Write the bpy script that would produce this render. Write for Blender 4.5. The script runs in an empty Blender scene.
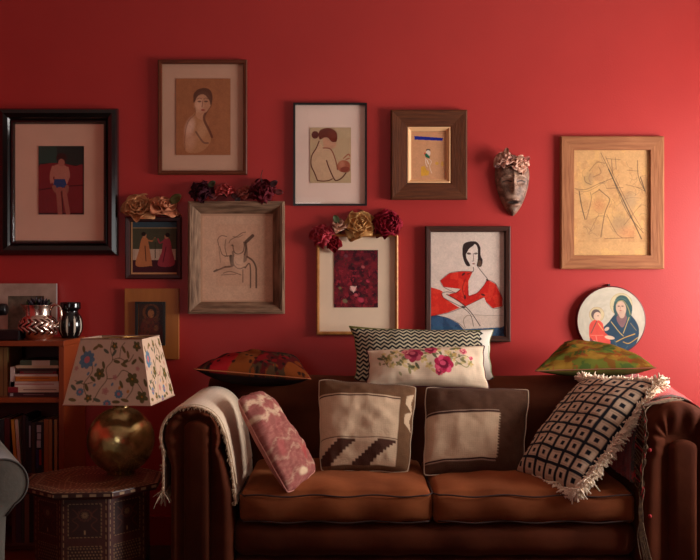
import bpy, math, random
import numpy as np
from mathutils import Vector, Matrix
random.seed(7); RNG = np.random.RandomState(11)
COL = bpy.context.scene.collection
PI = math.pi
CAM = (0.0, -4.8, 1.32); F = 961.0

def P(px, py, D):
    """point at photo position px,py and distance D from the camera plane"""
    return np.array([(px - 350) / F * D, -4.8 + D, 1.32 - (py - 280) / F * D])

def lin(c):
    c = np.array(c[:3], float) / 255.0
    return np.where(c <= 0.04045, c / 12.92, ((c + 0.055) / 1.055) ** 2.4)

# ------------------------------------------------------------------ materials
MATS = {}
def new_mat(name):
    m = bpy.data.materials.new(name); m.use_nodes = True
    nt = m.node_tree
    return m, nt, nt.nodes['Principled BSDF']

def setp(b, **kw):
    names = dict(rough='Roughness', metal='Metallic', spec='Specular IOR Level', sheen='Sheen Weight',
                 sheen_r='Sheen Roughness', coat='Coat Weight', coat_r='Coat Roughness')
    for k, v in kw.items():
        b.inputs[names[k]].default_value = v

def mat(name, c1, c2=None, scale=20.0, stretch=(1, 1, 1), bump=0.0, bscale=None, coord='Object', detail=4,
        tint=None, **kw):
    if name in MATS: return MATS[name]
    m, nt, b = new_mat(name)
    setp(b, **kw)
    if tint is not None: b.inputs['Sheen Tint'].default_value = (*lin(tint), 1)
    a = (*lin(c1), 1)
    b.inputs['Base Color'].default_value = a
    if c2 is not None or bump:
        tc = nt.nodes.new('ShaderNodeTexCoord'); mp = nt.nodes.new('ShaderNodeMapping')
        mp.inputs['Scale'].default_value = stretch
        nt.links.new(tc.outputs[coord], mp.inputs['Vector'])
        if c2 is not None:
            n = nt.nodes.new('ShaderNodeTexNoise'); n.inputs['Scale'].default_value = scale
            n.inputs['Detail'].default_value = detail
            r = nt.nodes.new('ShaderNodeValToRGB')
            r.color_ramp.elements[0].position = 0.32; r.color_ramp.elements[1].position = 0.68
            r.color_ramp.elements[0].color = a; r.color_ramp.elements[1].color = (*lin(c2), 1)
            nt.links.new(mp.outputs['Vector'], n.inputs['Vector'])
            nt.links.new(n.outputs['Fac'], r.inputs['Fac']); nt.links.new(r.outputs['Color'], b.inputs['Base Color'])
        if bump:
            n2 = nt.nodes.new('ShaderNodeTexNoise'); n2.inputs['Scale'].default_value = bscale or scale * 3
            n2.inputs['Detail'].default_value = 3
            bp = nt.nodes.new('ShaderNodeBump'); bp.inputs['Strength'].default_value = bump
            bp.inputs['Distance'].default_value = 0.01
            nt.links.new(mp.outputs['Vector'], n2.inputs['Vector'])
            nt.links.new(n2.outputs['Fac'], bp.inputs['Height']); nt.links.new(bp.outputs['Normal'], b.inputs['Normal'])
    MATS[name] = m
    return m

def vmat(name, bump=0.0, bscale=400, **kw):
    if name in MATS: return MATS[name]
    m, nt, b = new_mat(name)
    setp(b, **kw)
    at = nt.nodes.new('ShaderNodeAttribute'); at.attribute_name = 'Col'
    nt.links.new(at.outputs['Color'], b.inputs['Base Color'])
    if bump:
        tc = nt.nodes.new('ShaderNodeTexCoord')
        n2 = nt.nodes.new('ShaderNodeTexNoise'); n2.inputs['Scale'].default_value = bscale
        bp = nt.nodes.new('ShaderNodeBump'); bp.inputs['Strength'].default_value = bump
        bp.inputs['Distance'].default_value = 0.01
        nt.links.new(tc.outputs['Object'], n2.inputs['Vector'])
        nt.links.new(n2.outputs['Fac'], bp.inputs['Height']); nt.links.new(bp.outputs['Normal'], b.inputs['Normal'])
    MATS[name] = m
    return m

def glass_mat():
    if 'glass' in MATS: return MATS['glass']
    m = bpy.data.materials.new('clear_glass'); m.use_nodes = True
    nt = m.node_tree; nt.nodes.clear()
    o = nt.nodes.new('ShaderNodeOutputMaterial'); mx = nt.nodes.new('ShaderNodeMixShader')
    t = nt.nodes.new('ShaderNodeBsdfTransparent'); g = nt.nodes.new('ShaderNodeBsdfGlossy')
    g.inputs['Roughness'].default_value = 0.02
    f = nt.nodes.new('ShaderNodeLayerWeight')
    pw = nt.nodes.new('ShaderNodeMath'); pw.operation = 'POWER'; pw.inputs[1].default_value = 5
    ml = nt.nodes.new('ShaderNodeMath'); ml.operation = 'MULTIPLY_ADD'; ml.inputs[1].default_value = .5; ml.inputs[2].default_value = .035
    nt.links.new(f.outputs['Facing'], pw.inputs[0]); nt.links.new(pw.outputs[0], ml.inputs[0])
    nt.links.new(ml.outputs[0], mx.inputs[0]); nt.links.new(t.outputs[0], mx.inputs[1])
    nt.links.new(g.outputs[0], mx.inputs[2]); nt.links.new(mx.outputs[0], o.inputs[0])
    MATS['glass'] = m
    return m

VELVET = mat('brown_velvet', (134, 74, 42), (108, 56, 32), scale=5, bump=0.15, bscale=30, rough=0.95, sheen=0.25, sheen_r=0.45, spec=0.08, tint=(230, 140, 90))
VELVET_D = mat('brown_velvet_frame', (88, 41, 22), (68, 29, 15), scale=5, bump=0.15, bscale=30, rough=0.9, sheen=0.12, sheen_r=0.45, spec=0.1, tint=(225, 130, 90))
PIPE = mat('dark_piping', (52, 24, 15), rough=0.8)

# ------------------------------------------------------------------ objects
WL = {}
def tag(o, label=None, cat=None, group=None, kind=None):
    if label: o['label'] = label
    if cat: o['category'] = cat
    if group: o['group'] = group
    if kind: o['kind'] = kind
    return o

def thing(name, loc, label, cat, group=None):
    o = bpy.data.objects.new(name, None); o.empty_display_size = 0.05
    COL.objects.link(o); o.location = Vector([float(a) for a in loc]); WL[o.name] = np.array(loc, float)
    return tag(o, label, cat, group)

def mesh(name, verts, faces, m, parent=None, smooth=True, cols=None, uvs=None, origin=None, kind=None):
    v = np.array(verts, float).reshape(-1, 3)
    if parent is not None: org = WL[parent.name]
    elif origin is not None: org = np.array(origin, float)
    else:
        org = np.array([(v[:, 0].min() + v[:, 0].max()) / 2, (v[:, 1].min() + v[:, 1].max()) / 2, v[:, 2].min()])
    me = bpy.data.meshes.new(name)
    me.from_pydata((v - org).tolist(), [], [tuple(int(i) for i in f) for f in faces])
    if cols is not None:
        ca = me.color_attributes.new('Col', 'FLOAT_COLOR', 'POINT')
        c = np.ones((len(v), 4), np.float32); c[:, :3] = np.clip(cols, 0, 1)
        ca.data.foreach_set('color', c.ravel())
    if uvs is not None:
        ul = me.uv_layers.new(name='UVMap')
        uv = np.array(uvs, np.float32)
        idx = np.zeros(len(me.loops), np.int32); me.loops.foreach_get('vertex_index', idx)
        ul.data.foreach_set('uv', uv[idx].ravel())
    for mm in (m if isinstance(m, (list, tuple)) else [m]): me.materials.append(mm)
    me.update()
    if smooth: me.polygons.foreach_set('use_smooth', [True] * len(me.polygons))
    o = bpy.data.objects.new(name, me); COL.objects.link(o)
    WL[o.name] = org
    if parent is not None: o.parent = parent
    else: o.location = Vector(org.tolist())
    if kind: o['kind'] = kind
    return o

class MB:
    """collects shapes into one mesh"""
    def __init__(s): s.v = []; s.f = []; s.n = 0
    def add(s, v, f):
        v = np.array(v, float).reshape(-1, 3)
        s.v.append(v); s.f += [tuple(i + s.n for i in q) for q in f]; s.n += len(v); return s
    def box(s, a, b, M=None):
        x0, y0, z0 = a; x1, y1, z1 = b
        v = np.array([(x0, y0, z0), (x1, y0, z0), (x1, y1, z0), (x0, y1, z0), (x0, y0, z1), (x1, y0, z1), (x1, y1, z1), (x0, y1, z1)], float)
        if M is not None: v = v @ M[0].T + M[1]
        return s.add(v, [(0, 3, 2, 1), (4, 5, 6, 7), (0, 1, 5, 4), (1, 2, 6, 5), (2, 3, 7, 6), (3, 0, 4, 7)])
    def tube(s, path, r, n=8, closed=False):
        path = np.array(path, float); m = len(path)
        rr = np.full(m, r) if np.isscalar(r) else np.array(r, float)
        if closed: t = np.roll(path, -1, 0) - np.roll(path, 1, 0)
        else: t = np.gradient(path, axis=0)
        t /= np.linalg.norm(t, axis=1)[:, None] + 1e-12
        up = np.array([0, 0, 1.0]) if abs(t[0][2]) < .9 else np.array([1.0, 0, 0])
        N = np.cross(t[0], up); N /= np.linalg.norm(N)
        vs = []
        for i in range(m):
            N = N - t[i] * np.dot(N, t[i]); N /= np.linalg.norm(N) + 1e-12
            B = np.cross(t[i], N)
            for k in range(n):
                a = 2 * PI * k / n
                vs.append(path[i] + rr[i] * (math.cos(a) * N + math.sin(a) * B))
        fs = []
        for i in range(m if closed else m - 1):
            j = (i + 1) % m
            for k in range(n):
                fs.append((i * n + k, i * n + (k + 1) % n, j * n + (k + 1) % n, j * n + k))
        if not closed:
            fs.append(tuple(range(n))[::-1]); fs.append(tuple((m - 1) * n + k for k in range(n)))
        return s.add(vs, fs)
    def lathe(s, prof, c, n=40):
        vs = [(c[0] + r * math.cos(2 * PI * k / n), c[1] + r * math.sin(2 * PI * k / n), c[2] + z) for r, z in prof for k in range(n)]
        fs = [(i * n + k, i * n + (k + 1) % n, (i + 1) * n + (k + 1) % n, (i + 1) * n + k) for i in range(len(prof) - 1) for k in range(n)]
        return s.add(vs, fs)
    def build(s, name, m, parent=None, smooth=False, bevel=0, **kw):
        o = mesh(name, np.concatenate(s.v), s.f, m, parent, smooth, **kw)
        if bevel:
            md = o.modifiers.new('bevel', 'BEVEL'); md.width = bevel; md.segments = 2; md.limit_method = 'ANGLE'
        return o

def gridfaces(nx, ny, off=0):
    i, j = np.meshgrid(np.arange(nx - 1), np.arange(ny - 1))
    a = (j * nx + i).ravel() + off
    return np.stack([a, a + nx, a + nx + 1, a + 1], 1).tolist()

def smooth_curve(pts, n=12, closed=False):
    p = np.array(pts, float); m = len(p); out = []
    rng = range(m) if closed else range(m - 1)
    for i in rng:
        if closed: a, b, c, d = p[(i - 1) % m], p[i], p[(i + 1) % m], p[(i + 2) % m]
        else: a, b, c, d = p[max(i - 1, 0)], p[i], p[i + 1], p[min(i + 2, m - 1)]
        for t in np.linspace(0, 1, n, endpoint=False):
            out.append(.5 * ((2 * b) + (-a + c) * t + (2 * a - 5 * b + 4 * c - d) * t * t + (-a + 3 * b - 3 * c + d) * t ** 3))
    if not closed: out.append(p[-1])
    return np.array(out)

def fbm(h, w, scale, seed=0, oct=4, ax=1.0, ay=1.0):
    """value noise, about `scale` cells across the width"""
    r = np.random.RandomState(seed); out = np.zeros((h, w)); amp = 1; tot = 0
    for o in range(oct):
        gx = max(2, int(scale * ax * 2 ** o) + 2); gy = max(2, int(scale * ay * h / w * 2 ** o) + 2)
        g = r.rand(gy + 1, gx + 1)
        X = np.linspace(0, gx - 1e-6, w); Y = np.linspace(0, gy - 1e-6, h)
        xi = X.astype(int); yi = Y.astype(int); fx = X - xi; fy = Y - yi
        fx = fx * fx * (3 - 2 * fx); fy = fy * fy * (3 - 2 * fy)
        A = g[yi][:, xi] * (1 - fx) + g[yi][:, xi + 1] * fx
        B = g[yi + 1][:, xi] * (1 - fx) + g[yi + 1][:, xi + 1] * fx
        out += amp * (A * (1 - fy)[:, None] + B * fy[:, None]); tot += amp; amp *= .5
    return out / tot

class Canvas:
    """small painter for drawn, printed and woven patterns"""
    def __init__(s, x0, y0, x1, y1, res, c, grain=0.0, gs=30, seed=1):
        s.r = (x0, y0, x1, y1); s.res = res
        s.w = max(2, int((x1 - x0) * res)); s.h = max(2, int((y1 - y0) * res))
        s.a = np.zeros((s.h, s.w, 3)) + lin(c)
        s.X, s.Y = np.meshgrid(np.linspace(x0, x1, s.w), np.linspace(y0, y1, s.h))
        if grain: s.a *= (1 + grain * (fbm(s.h, s.w, gs, seed)[..., None] - .5) * 2)
    def blend(s, m, c, al=1.0):
        m = (np.clip(m, 0, 1) * al)[..., None]; s.a = s.a * (1 - m) + lin(c) * m; return s
    def poly(s, pts, c, al=1.0, curve=False):
        if curve: pts = smooth_curve(pts, 8, True)
        pts = np.array(pts, float); ins = np.zeros(s.X.shape, bool); n = len(pts)
        for i in range(n):
            x1, y1 = pts[i]; x2, y2 = pts[(i + 1) % n]
            if y1 == y2: continue
            c1 = (s.Y < y1) != (s.Y < y2)
            ins ^= c1 & (s.X < (x2 - x1) * (s.Y - y1) / (y2 - y1) + x1)
        return s.blend(ins.astype(float), c, al)
    def ell(s, cx, cy, rx, ry, c, al=1.0, rot=0, soft=0.0):
        a = math.radians(rot); dx = s.X - cx; dy = s.Y - cy
        u = (dx * math.cos(a) + dy * math.sin(a)) / rx; v = (-dx * math.sin(a) + dy * math.cos(a)) / ry
        d = np.sqrt(u * u + v * v); e = max(soft, 1.0 / (s.res * min(rx, ry)))
        return s.blend((1 - d) / e + .5, c, al)
    def line(s, pts, w, c, al=1.0, curve=True):
        if curve and len(pts) > 2: pts = smooth_curve(pts, 6)
        pts = np.array(pts, float); d = np.full(s.X.shape, 1e9)
        for i in range(len(pts) - 1):
            p, q = pts[i], pts[i + 1]; e = q - p; L = max((e ** 2).sum(), 1e-9)
            t = np.clip(((s.X - p[0]) * e[0] + (s.Y - p[1]) * e[1]) / L, 0, 1)
            d = np.minimum(d, np.hypot(s.X - p[0] - t * e[0], s.Y - p[1] - t * e[1]))
        return s.blend((w / 2 - d) * s.res + .5, c, al)
    def rect(s, x0, y0, x1, y1, c, al=1.0):
        return s.blend(((s.X >= x0) & (s.X <= x1) & (s.Y >= y0) & (s.Y <= y1)).astype(float), c, al)
    def mask(s, m, c, al=1.0): return s.blend(m.astype(float), c, al)
    def n(s, scale, seed, **k): return fbm(s.h, s.w, scale, seed, **k)
    def sample(s, u, v):
        """u, v in 0..1 arrays"""
        x = np.clip(u, 0, 1) * (s.w - 1); y = np.clip(v, 0, 1) * (s.h - 1)
        xi = np.minimum(x.astype(int), s.w - 2); yi = np.minimum(y.astype(int), s.h - 2)
        fx = (x - xi)[..., None]; fy = (y - yi)[..., None]
        return (s.a[yi, xi] * (1 - fx) + s.a[yi, xi + 1] * fx) * (1 - fy) + (s.a[yi + 1, xi] * (1 - fx) + s.a[yi + 1, xi + 1] * fx) * fy

def flat_art(cv, D, name, parent, m):
    """a canvas in photo units laid on a flat sheet at distance D"""
    x0, y0, x1, y1 = cv.r
    sd = int(x0 * 3 + y0)
    cv.a *= (1 + .16 * (fbm(cv.h, cv.w, 9, sd, 5) - .5) + .22 * (fbm(cv.h, cv.w, 60, sd + 1, 2) - .5))[..., None]
    X = (cv.X - 350) / F * D; Z = 1.32 - (cv.Y - 280) / F * D
    v = np.stack([X, np.full_like(X, -4.8 + D), Z], -1).reshape(-1, 3)
    return mesh(name, v, gridfaces(cv.w, cv.h), m, parent, False, cols=cv.a.reshape(-1, 3))

PAPER = vmat('printed_paper', rough=0.75, spec=0.2)
DW = 4.8    # distance of the back wall

def wood(name, c1, c2, rough=0.5, sc=6.0, coat=0.0, bump=0.15):
    """grain runs along U of the frame strips"""
    return mat(name, c1, c2, scale=sc, stretch=(2.0, 26.0, 1), coord='UV', bump=bump, bscale=sc * 2, rough=rough, coat=coat, coat_r=0.15, spec=.25)

def frame(name, rect, prof, m, label, cat='picture', tilt=0.0, group=None, part='frame'):
    """mitred frame; prof = list of (inset px, height off the wall in m) from outside in"""
    x0, y0, x1, y1 = rect
    k = DW / F
    root = thing(name, ((x0 + x1) / 2 * k - 350 * k, -0.001, 1.32 - (y1 - 280) * k), label, cat, group)
    vs, fs, uvs = [], [], []
    cs = [((x0, y0), (x1, y0)), ((x1, y0), (x1, y1)), ((x1, y1), (x0, y1)), ((x0, y1), (x0, y0))]
    ins = [((1, 1), (-1, 1)), ((-1, 1), (-1, -1)), ((-1, -1), (1, -1)), ((1, -1), (1, 1))]
    np_ = len(prof)
    for si, ((a, b), (ia, ib)) in enumerate(zip(cs, ins)):
        base = len(vs); off = si * 3.7
        for (d, h) in prof:
            for (pt, i_) in ((a, ia), (b, ib)):
                px = pt[0] + i_[0] * d; py = pt[1] + i_[1] * d
                vs.append(((px - 350) * k, -h, 1.32 - (py - 280) * k))
                along = (px if si % 2 == 0 else py) * k
                uvs.append((along + off, d * k + h * .5 + off * .37))
        for j in range(np_ - 1):
            q = base + 2 * j
            fs.append((q, q + 2, q + 3, q + 1))
    o = mesh(part, vs, fs, m, root, False, uvs=uvs)
    # backing board
    d, h = prof[-1]
    b = MB().box(((x0 + 1 - 350) * k, -min(h, .012) + .0065, 1.32 - (y1 - 1 - 280) * k), ((x1 - 1 - 350) * k, -.001, 1.32 - (y0 + 1 - 280) * k))
    b.build('backing_board', mat('backing', (60, 48, 40), rough=.9), root)
    return root

def sheet(name, rect, h, m, root, hole=None, th=0.0015):
    k = DW / F; x0, y0, x1, y1 = rect
    if hole is None:
        return MB().box(((x0 - 350) * k, -h, 1.32 - (y1 - 280) * k), ((x1 - 350) * k, -h + th, 1.32 - (y0 - 280) * k)).build(name, m, root)
    a0, b0, a1, b1 = hole; mb = MB()
    for r in ((x0, y0, x1, b0), (x0, b1, x1, y1), (x0, b0, a0, b1), (a1, b0, x1, b1)):
        mb.box(((r[0] - 350) * k, -h, 1.32 - (r[3] - 280) * k), ((r[2] - 350) * k, -h + th, 1.32 - (r[1] - 280) * k))
    return mb.build(name, m, root)

def paperm(name, c, c2=None): return mat(name, c, c2 or tuple(int(q * .96) for q in c), scale=6, rough=.8, spec=.15)

# ================================================================== the room
XL, XR, YF, ZC = -2.7, 2.8, -6.6, 3.0
WALL = mat('red_wall_paint', (173, 43, 38), (168, 40, 36), scale=3, bump=0.05, bscale=120, rough=0.45, spec=0.5)
def struct(name, mb, m):
    o = mb.build(name, m); o['kind'] = 'structure'; return o
struct('floor', MB().box((XL, YF, -0.05), (XR, 0, 0)), mat('dark_floorboards', (70, 38, 22), (48, 25, 15), scale=4, stretch=(1, 12, 1), rough=.5))
struct('ceiling', MB().box((XL, YF, ZC), (XR, 0, ZC + .08)), mat('ceiling_paint', (215, 200, 190), rough=.9))
struct('wall_back', MB().box((XL, 0, -.05), (XR, .1, ZC)), WALL)
struct('wall_left', MB().box((XL - .1, YF, -.05), (XL, .1, ZC)), WALL)
fw = (-1.5, -.3, .9, 2.3)
struct('wall_front', MB().box((XL, YF - .1, -.05), (fw[0], YF, ZC)).box((fw[1], YF - .1, -.05), (XR, YF, ZC)).box((fw[0], YF - .1, -.05), (fw[1], YF, fw[2])).box((fw[0], YF - .1, fw[3]), (fw[1], YF, ZC)), WALL)
struct('window_2', MB().box((fw[0], YF - .08, fw[2]), (fw[0] + .05, YF, fw[3])).box((fw[1] - .05, YF - .08, fw[2]), (fw[1], YF, fw[3])).box((fw[0], YF - .08, fw[2]), (fw[1], YF, fw[2] + .05)).box((fw[0], YF - .08, fw[3] - .05), (fw[1], YF, fw[3]))
       .box((-.92, YF - .06, fw[2]), (-.88, YF - .03, fw[3])), mat('window_paint', (225, 220, 210), rough=.5))
WY0, WY1, WZ0, WZ1 = -1.85, -0.50, 0.85, 1.95
wr = MB()
for a, b in (((XR, YF, -.05), (XR + .1, WY0, ZC)), ((XR, WY1, -.05), (XR + .1, 0.1, ZC)),
             ((XR, WY0, -.05), (XR + .1, WY1, WZ0)), ((XR, WY0, WZ1), (XR + .1, WY1, ZC))): wr.box(a, b)
struct('wall_right', wr, WALL)
wf = MB(); t = .05
for a, b in (((XR, WY0, WZ0), (XR + .08, WY0 + t, WZ1)), ((XR, WY1 - t, WZ0), (XR + .08, WY1, WZ1)),
             ((XR, WY0, WZ0), (XR + .08, WY1, WZ0 + t)), ((XR, WY0, WZ1 - t), (XR + .08, WY1, WZ1)),
             ((XR + .03, (WY0 + WY1) / 2 - .02, WZ0), (XR + .06, (WY0 + WY1) / 2 + .02, WZ1))): wf.box(a, b)
struct('window_1', wf, mat('window_paint', (225, 220, 210), rough=.5))
o = struct('baseboard_back', MB().box((XL, -.018, 0), (XR, -.0005, .14)), mat('red_gloss_trim', (150, 22, 20), rough=.35))

# ================================================================== pictures on the wall
K = DW / F
# 1 big glossy black frame, far left
fr = frame('framed_photograph', (1, 109.5, 119, 255.5), [(0, 0), (0, .03), (1.5, .044), (5, .046), (9, .036), (11, .022), (12, .026), (13.5, .026), (15, .010)],
           mat('black_lacquer', (14, 11, 10), rough=.16, spec=.6, coat=.4, coat_r=.08), 'large glossy black framed photograph with a wide pink mat, above the bookcase', 'picture')
sheet('mat_board', (15, 124, 107, 242), .010, paperm('pink_mat', (236, 188, 160)), fr)
c = Canvas(38.5, 146, 84, 214.5, 3, (28, 16, 16), .2, 12, 3)
c.mask(c.Y < 165, (10, 48, 42), .9); c.rect(38, 146, 57, 163, (30, 82, 70), .6)
c.poly([(38, 170), (45, 164), (60, 163), (75, 166), (84, 168), (84, 212), (38, 212)], (128, 36, 38), .95, True)
c.line([(38, 190), (60, 187), (84, 185)], 1.2, (70, 18, 22)); c.mask((c.X > 82.5) | (c.Y > 212.5), (8, 6, 8), .8)
sk = (188, 118, 98)
c.poly([(54, 166), (60, 164.5), (67, 167), (69, 176), (66, 185), (56, 184), (54, 176), (51, 184), (50, 176)], sk, 1, True)
c.line([(53, 167), (51, 176), (54, 183)], 2.6, sk); c.line([(67.5, 168), (68.5, 177), (64, 184)], 2.6, sk)
c.poly([(54.5, 179), (65, 179), (67, 186), (60, 189), (53, 186)], (24, 62, 108), 1)
c.line([(54, 187), (56, 191), (58, 190)], 4, (150, 88, 70)); c.line([(67, 187), (66, 192), (62, 190)], 4, (150, 88, 70))
c.line([(58, 190), (59, 200), (60, 213)], 4.6, (165, 92, 76)); c.line([(64, 190), (66, 202), (68, 213)], 4.6, (165, 92, 76))
c.line([(61.8, 190), (63, 213)], 1, (70, 24, 24))
c.ell(61.5, 158.5, 5.2, 5.4, (52, 26, 22)); c.ell(61.5, 162.6, 3.2, 3.9, (176, 104, 86)); c.line([(58, 159), (61, 157.5), (65, 159.5)], 2, (52, 26, 22)); c.ell(60, 189, 3, 2, (160, 90, 74))
flat_art(c, DW - .0125, 'photograph', fr, PAPER)
sheet('glass_pane', (15.2, 124.2, 106.8, 241.8), .017, glass_mat(), fr)

# 2 woman drawing in thin walnut frame
fr = frame('framed_portrait_drawing', (158.5, 60.5, 247.5, 175), [(0, 0), (0, .02), (1, .024), (3.6, .022), (4.2, .012)],
           wood('walnut_frame', (104, 50, 28), (80, 36, 20), .4, 5), 'thin brown wood framed chalk portrait of a woman looking over her shoulder, topmost picture', 'picture')
sheet('mat_board', (162, 64, 244, 171), .008, paperm('buff_mat', (198, 154, 128)), fr)
c = Canvas(176, 78.5, 230.5, 155, 3, (156, 96, 62), .12, 10, 8)
c.poly([(196, 112), (190, 120), (186, 132), (185, 150), (196, 153), (206, 148), (211, 138), (205, 120)], (176, 120, 82), .8, True)
c.ell(190, 127, 4, 8, (222, 176, 152), .7, 15, 1); c.ell(202, 130, 4.5, 9, (198, 146, 108), .5, 20, 1)
c.ell(190, 140, 5, 9, (205, 152, 124), .5, 0, 1)
c.poly([(198, 104), (205, 108), (204, 120), (196, 116)], (186, 130, 96), 1, True)
c.line([(206, 112), (204, 119), (209, 130), (212, 137)], 2.4, (92, 44, 34), .8); c.line([(196, 132), (203, 142), (208, 143)], 1.8, (98, 60, 52), .7)
c.ell(203, 102, 8.4, 11, (184, 128, 96)); c.ell(199, 105, 4, 6, (222, 172, 142), .5, 0, 1)
c.poly([(194, 103), (193.5, 95), (197, 90), (204, 88), (210, 90), (212.5, 97), (211, 106), (209, 100), (204, 94.5), (198, 96)], (84, 48, 36), .9, True)
for x in (199.5, 206): c.ell(x, 101.5, 2, .8, (70, 36, 30), .8); c.line([(x - 2.2, 99), (x, 98), (x + 2, 98.8)], .7, (80, 44, 34), .7)
c.line([(202.8, 101), (202, 107)], .8, (120, 66, 48), .8); c.ell(203, 110, 2, .9, (140, 50, 44), .9)
c.line([(194.5, 108), (195, 114), (188, 122), (185, 136), (185, 150)], .6, (110, 60, 44), .7); c.line([(211, 106), (207, 112)], .9, (90, 46, 34), .7)
flat_art(c, DW - .0105, 'drawing', fr, PAPER)

# 3 miniature painting
fr = frame('framed_miniature_painting', (126, 217, 182, 279), [(0, 0), (0, .018), (1, .022), (4, .020), (5, .010)],
           mat('dark_oxblood_frame', (58, 22, 18), rough=.35), 'small dark framed painting of two robed figures facing each other on a terrace', 'picture')
c = Canvas(131, 222, 177, 275, 3.4, (48, 44, 40), .1)
c.rect(131, 222, 177, 228, (58, 74, 82)); c.rect(132.5, 228, 176, 250, (72, 66, 48)); c.rect(131, 227.4, 177, 228.4, (150, 122, 84))
c.rect(133, 249, 176, 260, (186, 156, 132)); c.rect(131, 260, 177, 272.5, (66, 26, 32)); c.rect(131, 272.5, 177, 275, (186, 132, 92))
c.rect(131, 222, 132.6, 275, (176, 128, 88))
for k in range(9): c.line([(134 + k * 5.2, 250), (134 + k * 5.2, 260)], .4, (120, 88, 72))
c.poly([(142, 238), (147, 238), (149, 246), (152, 264), (150, 266), (136, 265.5), (139, 250)], (178, 108, 66), 1, True)
c.poly([(164, 239), (169.5, 239), (172, 250), (174, 265), (158, 265.5), (161.5, 252)], (150, 54, 62), 1, True)
c.line([(147, 240), (152, 241), (155, 238)], 1.4, (178, 108, 66)); c.line([(164, 240.5), (160, 243), (158, 239)], 1.4, (150, 54, 62))
c.ell(144.5, 235.5, 2, 2.4, (176, 118, 82)); c.ell(143.6, 234, 2.3, 2.2, (40, 26, 22)); c.ell(166.5, 236.5, 2, 2.4, (176, 118, 82)); c.ell(167.5, 235, 2.3, 2.2, (40, 24, 24))
c.line([(145, 246), (146, 261)], .9, (70, 36, 26)); c.line([(166, 247), (163, 262)], .9, (84, 20, 34)); c.line([(155, 238), (155.5, 258)], .6, (40, 40, 30))
c.ell(155, 240, 2.5, 2, (80, 78, 50), .8)
flat_art(c, DW - .0125, 'painting', fr, PAPER)

# 4 washed wood deep frame
fr = frame('framed_figure_drawing', (189.5, 202, 285, 313.5), [(0, 0), (0, .052), (2, .056), (4.5, .052), (9, .034), (11.2, .022), (11.8, .014)],
           wood('grey_washed_wood', (152, 118, 92), (90, 64, 48), .75, 4, bump=.5), 'deep washed grey wood framed charcoal sketch of seated bodies, under a row of dried flowers', 'picture')
c = Canvas(200.5, 213.5, 274, 303, 3, (206, 162, 132), .04)
ink = (66, 46, 38); gx = lambda x, y: (225 + x / 11.2, 225 + y / 11.2)
c.rect(216, 224, 260, 286, (198, 150, 120), .5)
for pts, w, al in (([(45, 200), (60, 170), (90, 150), (130, 130), (190, 90), (230, 80)], .8, .6), ([(90, 130), (150, 135), (200, 110)], .8, .5),
                   ([(85, 220), (95, 270), (110, 310), (150, 325), (200, 300), (215, 240), (210, 190)], .9, .8), ([(100, 330), (90, 400), (110, 460), (160, 490), (220, 470)], .9, .75),
                   ([(235, 190), (310, 120)], 3.0, .75), ([(225, 200), (235, 260), (220, 330)], 1.8, .7), ([(0, 350), (60, 345), (100, 350)], 1, .6), ([(0, 470), (60, 465), (95, 450)], 1.6, .8),
                   ([(65, 350), (70, 400), (80, 450)], 2.8, .8), ([(220, 340), (215, 410)], 1.8, .6), ([(250, 355), (310, 400), (345, 470), (350, 560), (350, 700)], 1.6, .7),
                   ([(225, 480), (270, 430), (285, 500), (285, 700)], 1.2, .7), ([(-70, 230), (-80, 160), (-40, 120), (20, 130)], .8, .6), ([(-60, 240), (-30, 330), (30, 350)], .8, .6),
                   ([(-90, 500), (-120, 520), (0, 470)], 1.4, .7), ([(-20, 540), (60, 520), (180, 560)], .8, .6), ([(-40, 560), (120, 550)], .8, .5), ([(200, 500), (200, 640)], .9, .6), ([(10, 160), (0, 250), (20, 340)], .8, .6)):
    c.line([gx(*p) for p in pts], w * 1.1, ink, min(1, al * 1.15))
c.ell(235, 246, 9, 7, (150, 108, 84), .4, 0, 1); c.line([gx(70, 225), gx(95, 235)], 1.2, ink, .6); c.line([gx(110, 400), gx(130, 440), gx(180, 450)], .8, ink, .5); c.line([gx(-70, 240), gx(-50, 420)], .7, ink, .5); c.line([gx(235, 200), gx(245, 330), gx(230, 400)], 2.0, ink, .6); c.line([gx(90, 300), gx(85, 440)], 2.2, ink, .6); c.ell(228, 268, 8, 5, (150, 108, 84), .3, 0, 1); c.ell(238, 262, 6, 8, (224, 186, 156), .4, 0, 1)
flat_art(c, DW - .012, 'drawing', fr, PAPER)
sheet('inner_slip', (201, 213.5, 273.8, 302.5), .0135, paperm('slip', (196, 150, 120)), fr, (203, 216, 272, 300.5))

# 5 icon on ochre board
k = K
fr = thing('mounted_icon', ((152.5 - 350) * k, -.001, 1.32 - 79 * k), 'small dark icon painting mounted on a plain ochre wood board, behind the lampshade', 'picture')
MB().box(((125.5 - 350) * k, -.022, 1.32 - (359 - 280) * k), ((179.5 - 350) * k, -.001, 1.32 - (288.5 - 280) * k)).build('mount_board', mat('ochre_board', (164, 98, 42), (150, 86, 36), scale=4, stretch=(8, 8, 1), rough=.45), fr, bevel=.002)
fi = MB()
for r in ((136.5, 301.5, 139, 345), (164, 301.5, 166.5, 345), (139, 301.5, 164, 303.6), (139, 343, 164, 345)):
    fi.box(((r[0] - 350) * k, -.036, 1.32 - (r[3] - 280) * k), ((r[2] - 350) * k, -.0225, 1.32 - (r[1] - 280) * k))
fi.build('frame', mat('black_green_frame', (30, 30, 26), rough=.3), fr, bevel=.001)
c = Canvas(138.8, 303.4, 164.2, 343.2, 4, (52, 28, 16), .3, 12, 5)
c.ell(151, 312.5, 8.5, 9, (110, 58, 22), .7); c.ell(151, 312, 5.6, 6.4, (34, 20, 16)); c.ell(151, 313.6, 3.2, 4.4, (140, 84, 46))
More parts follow.
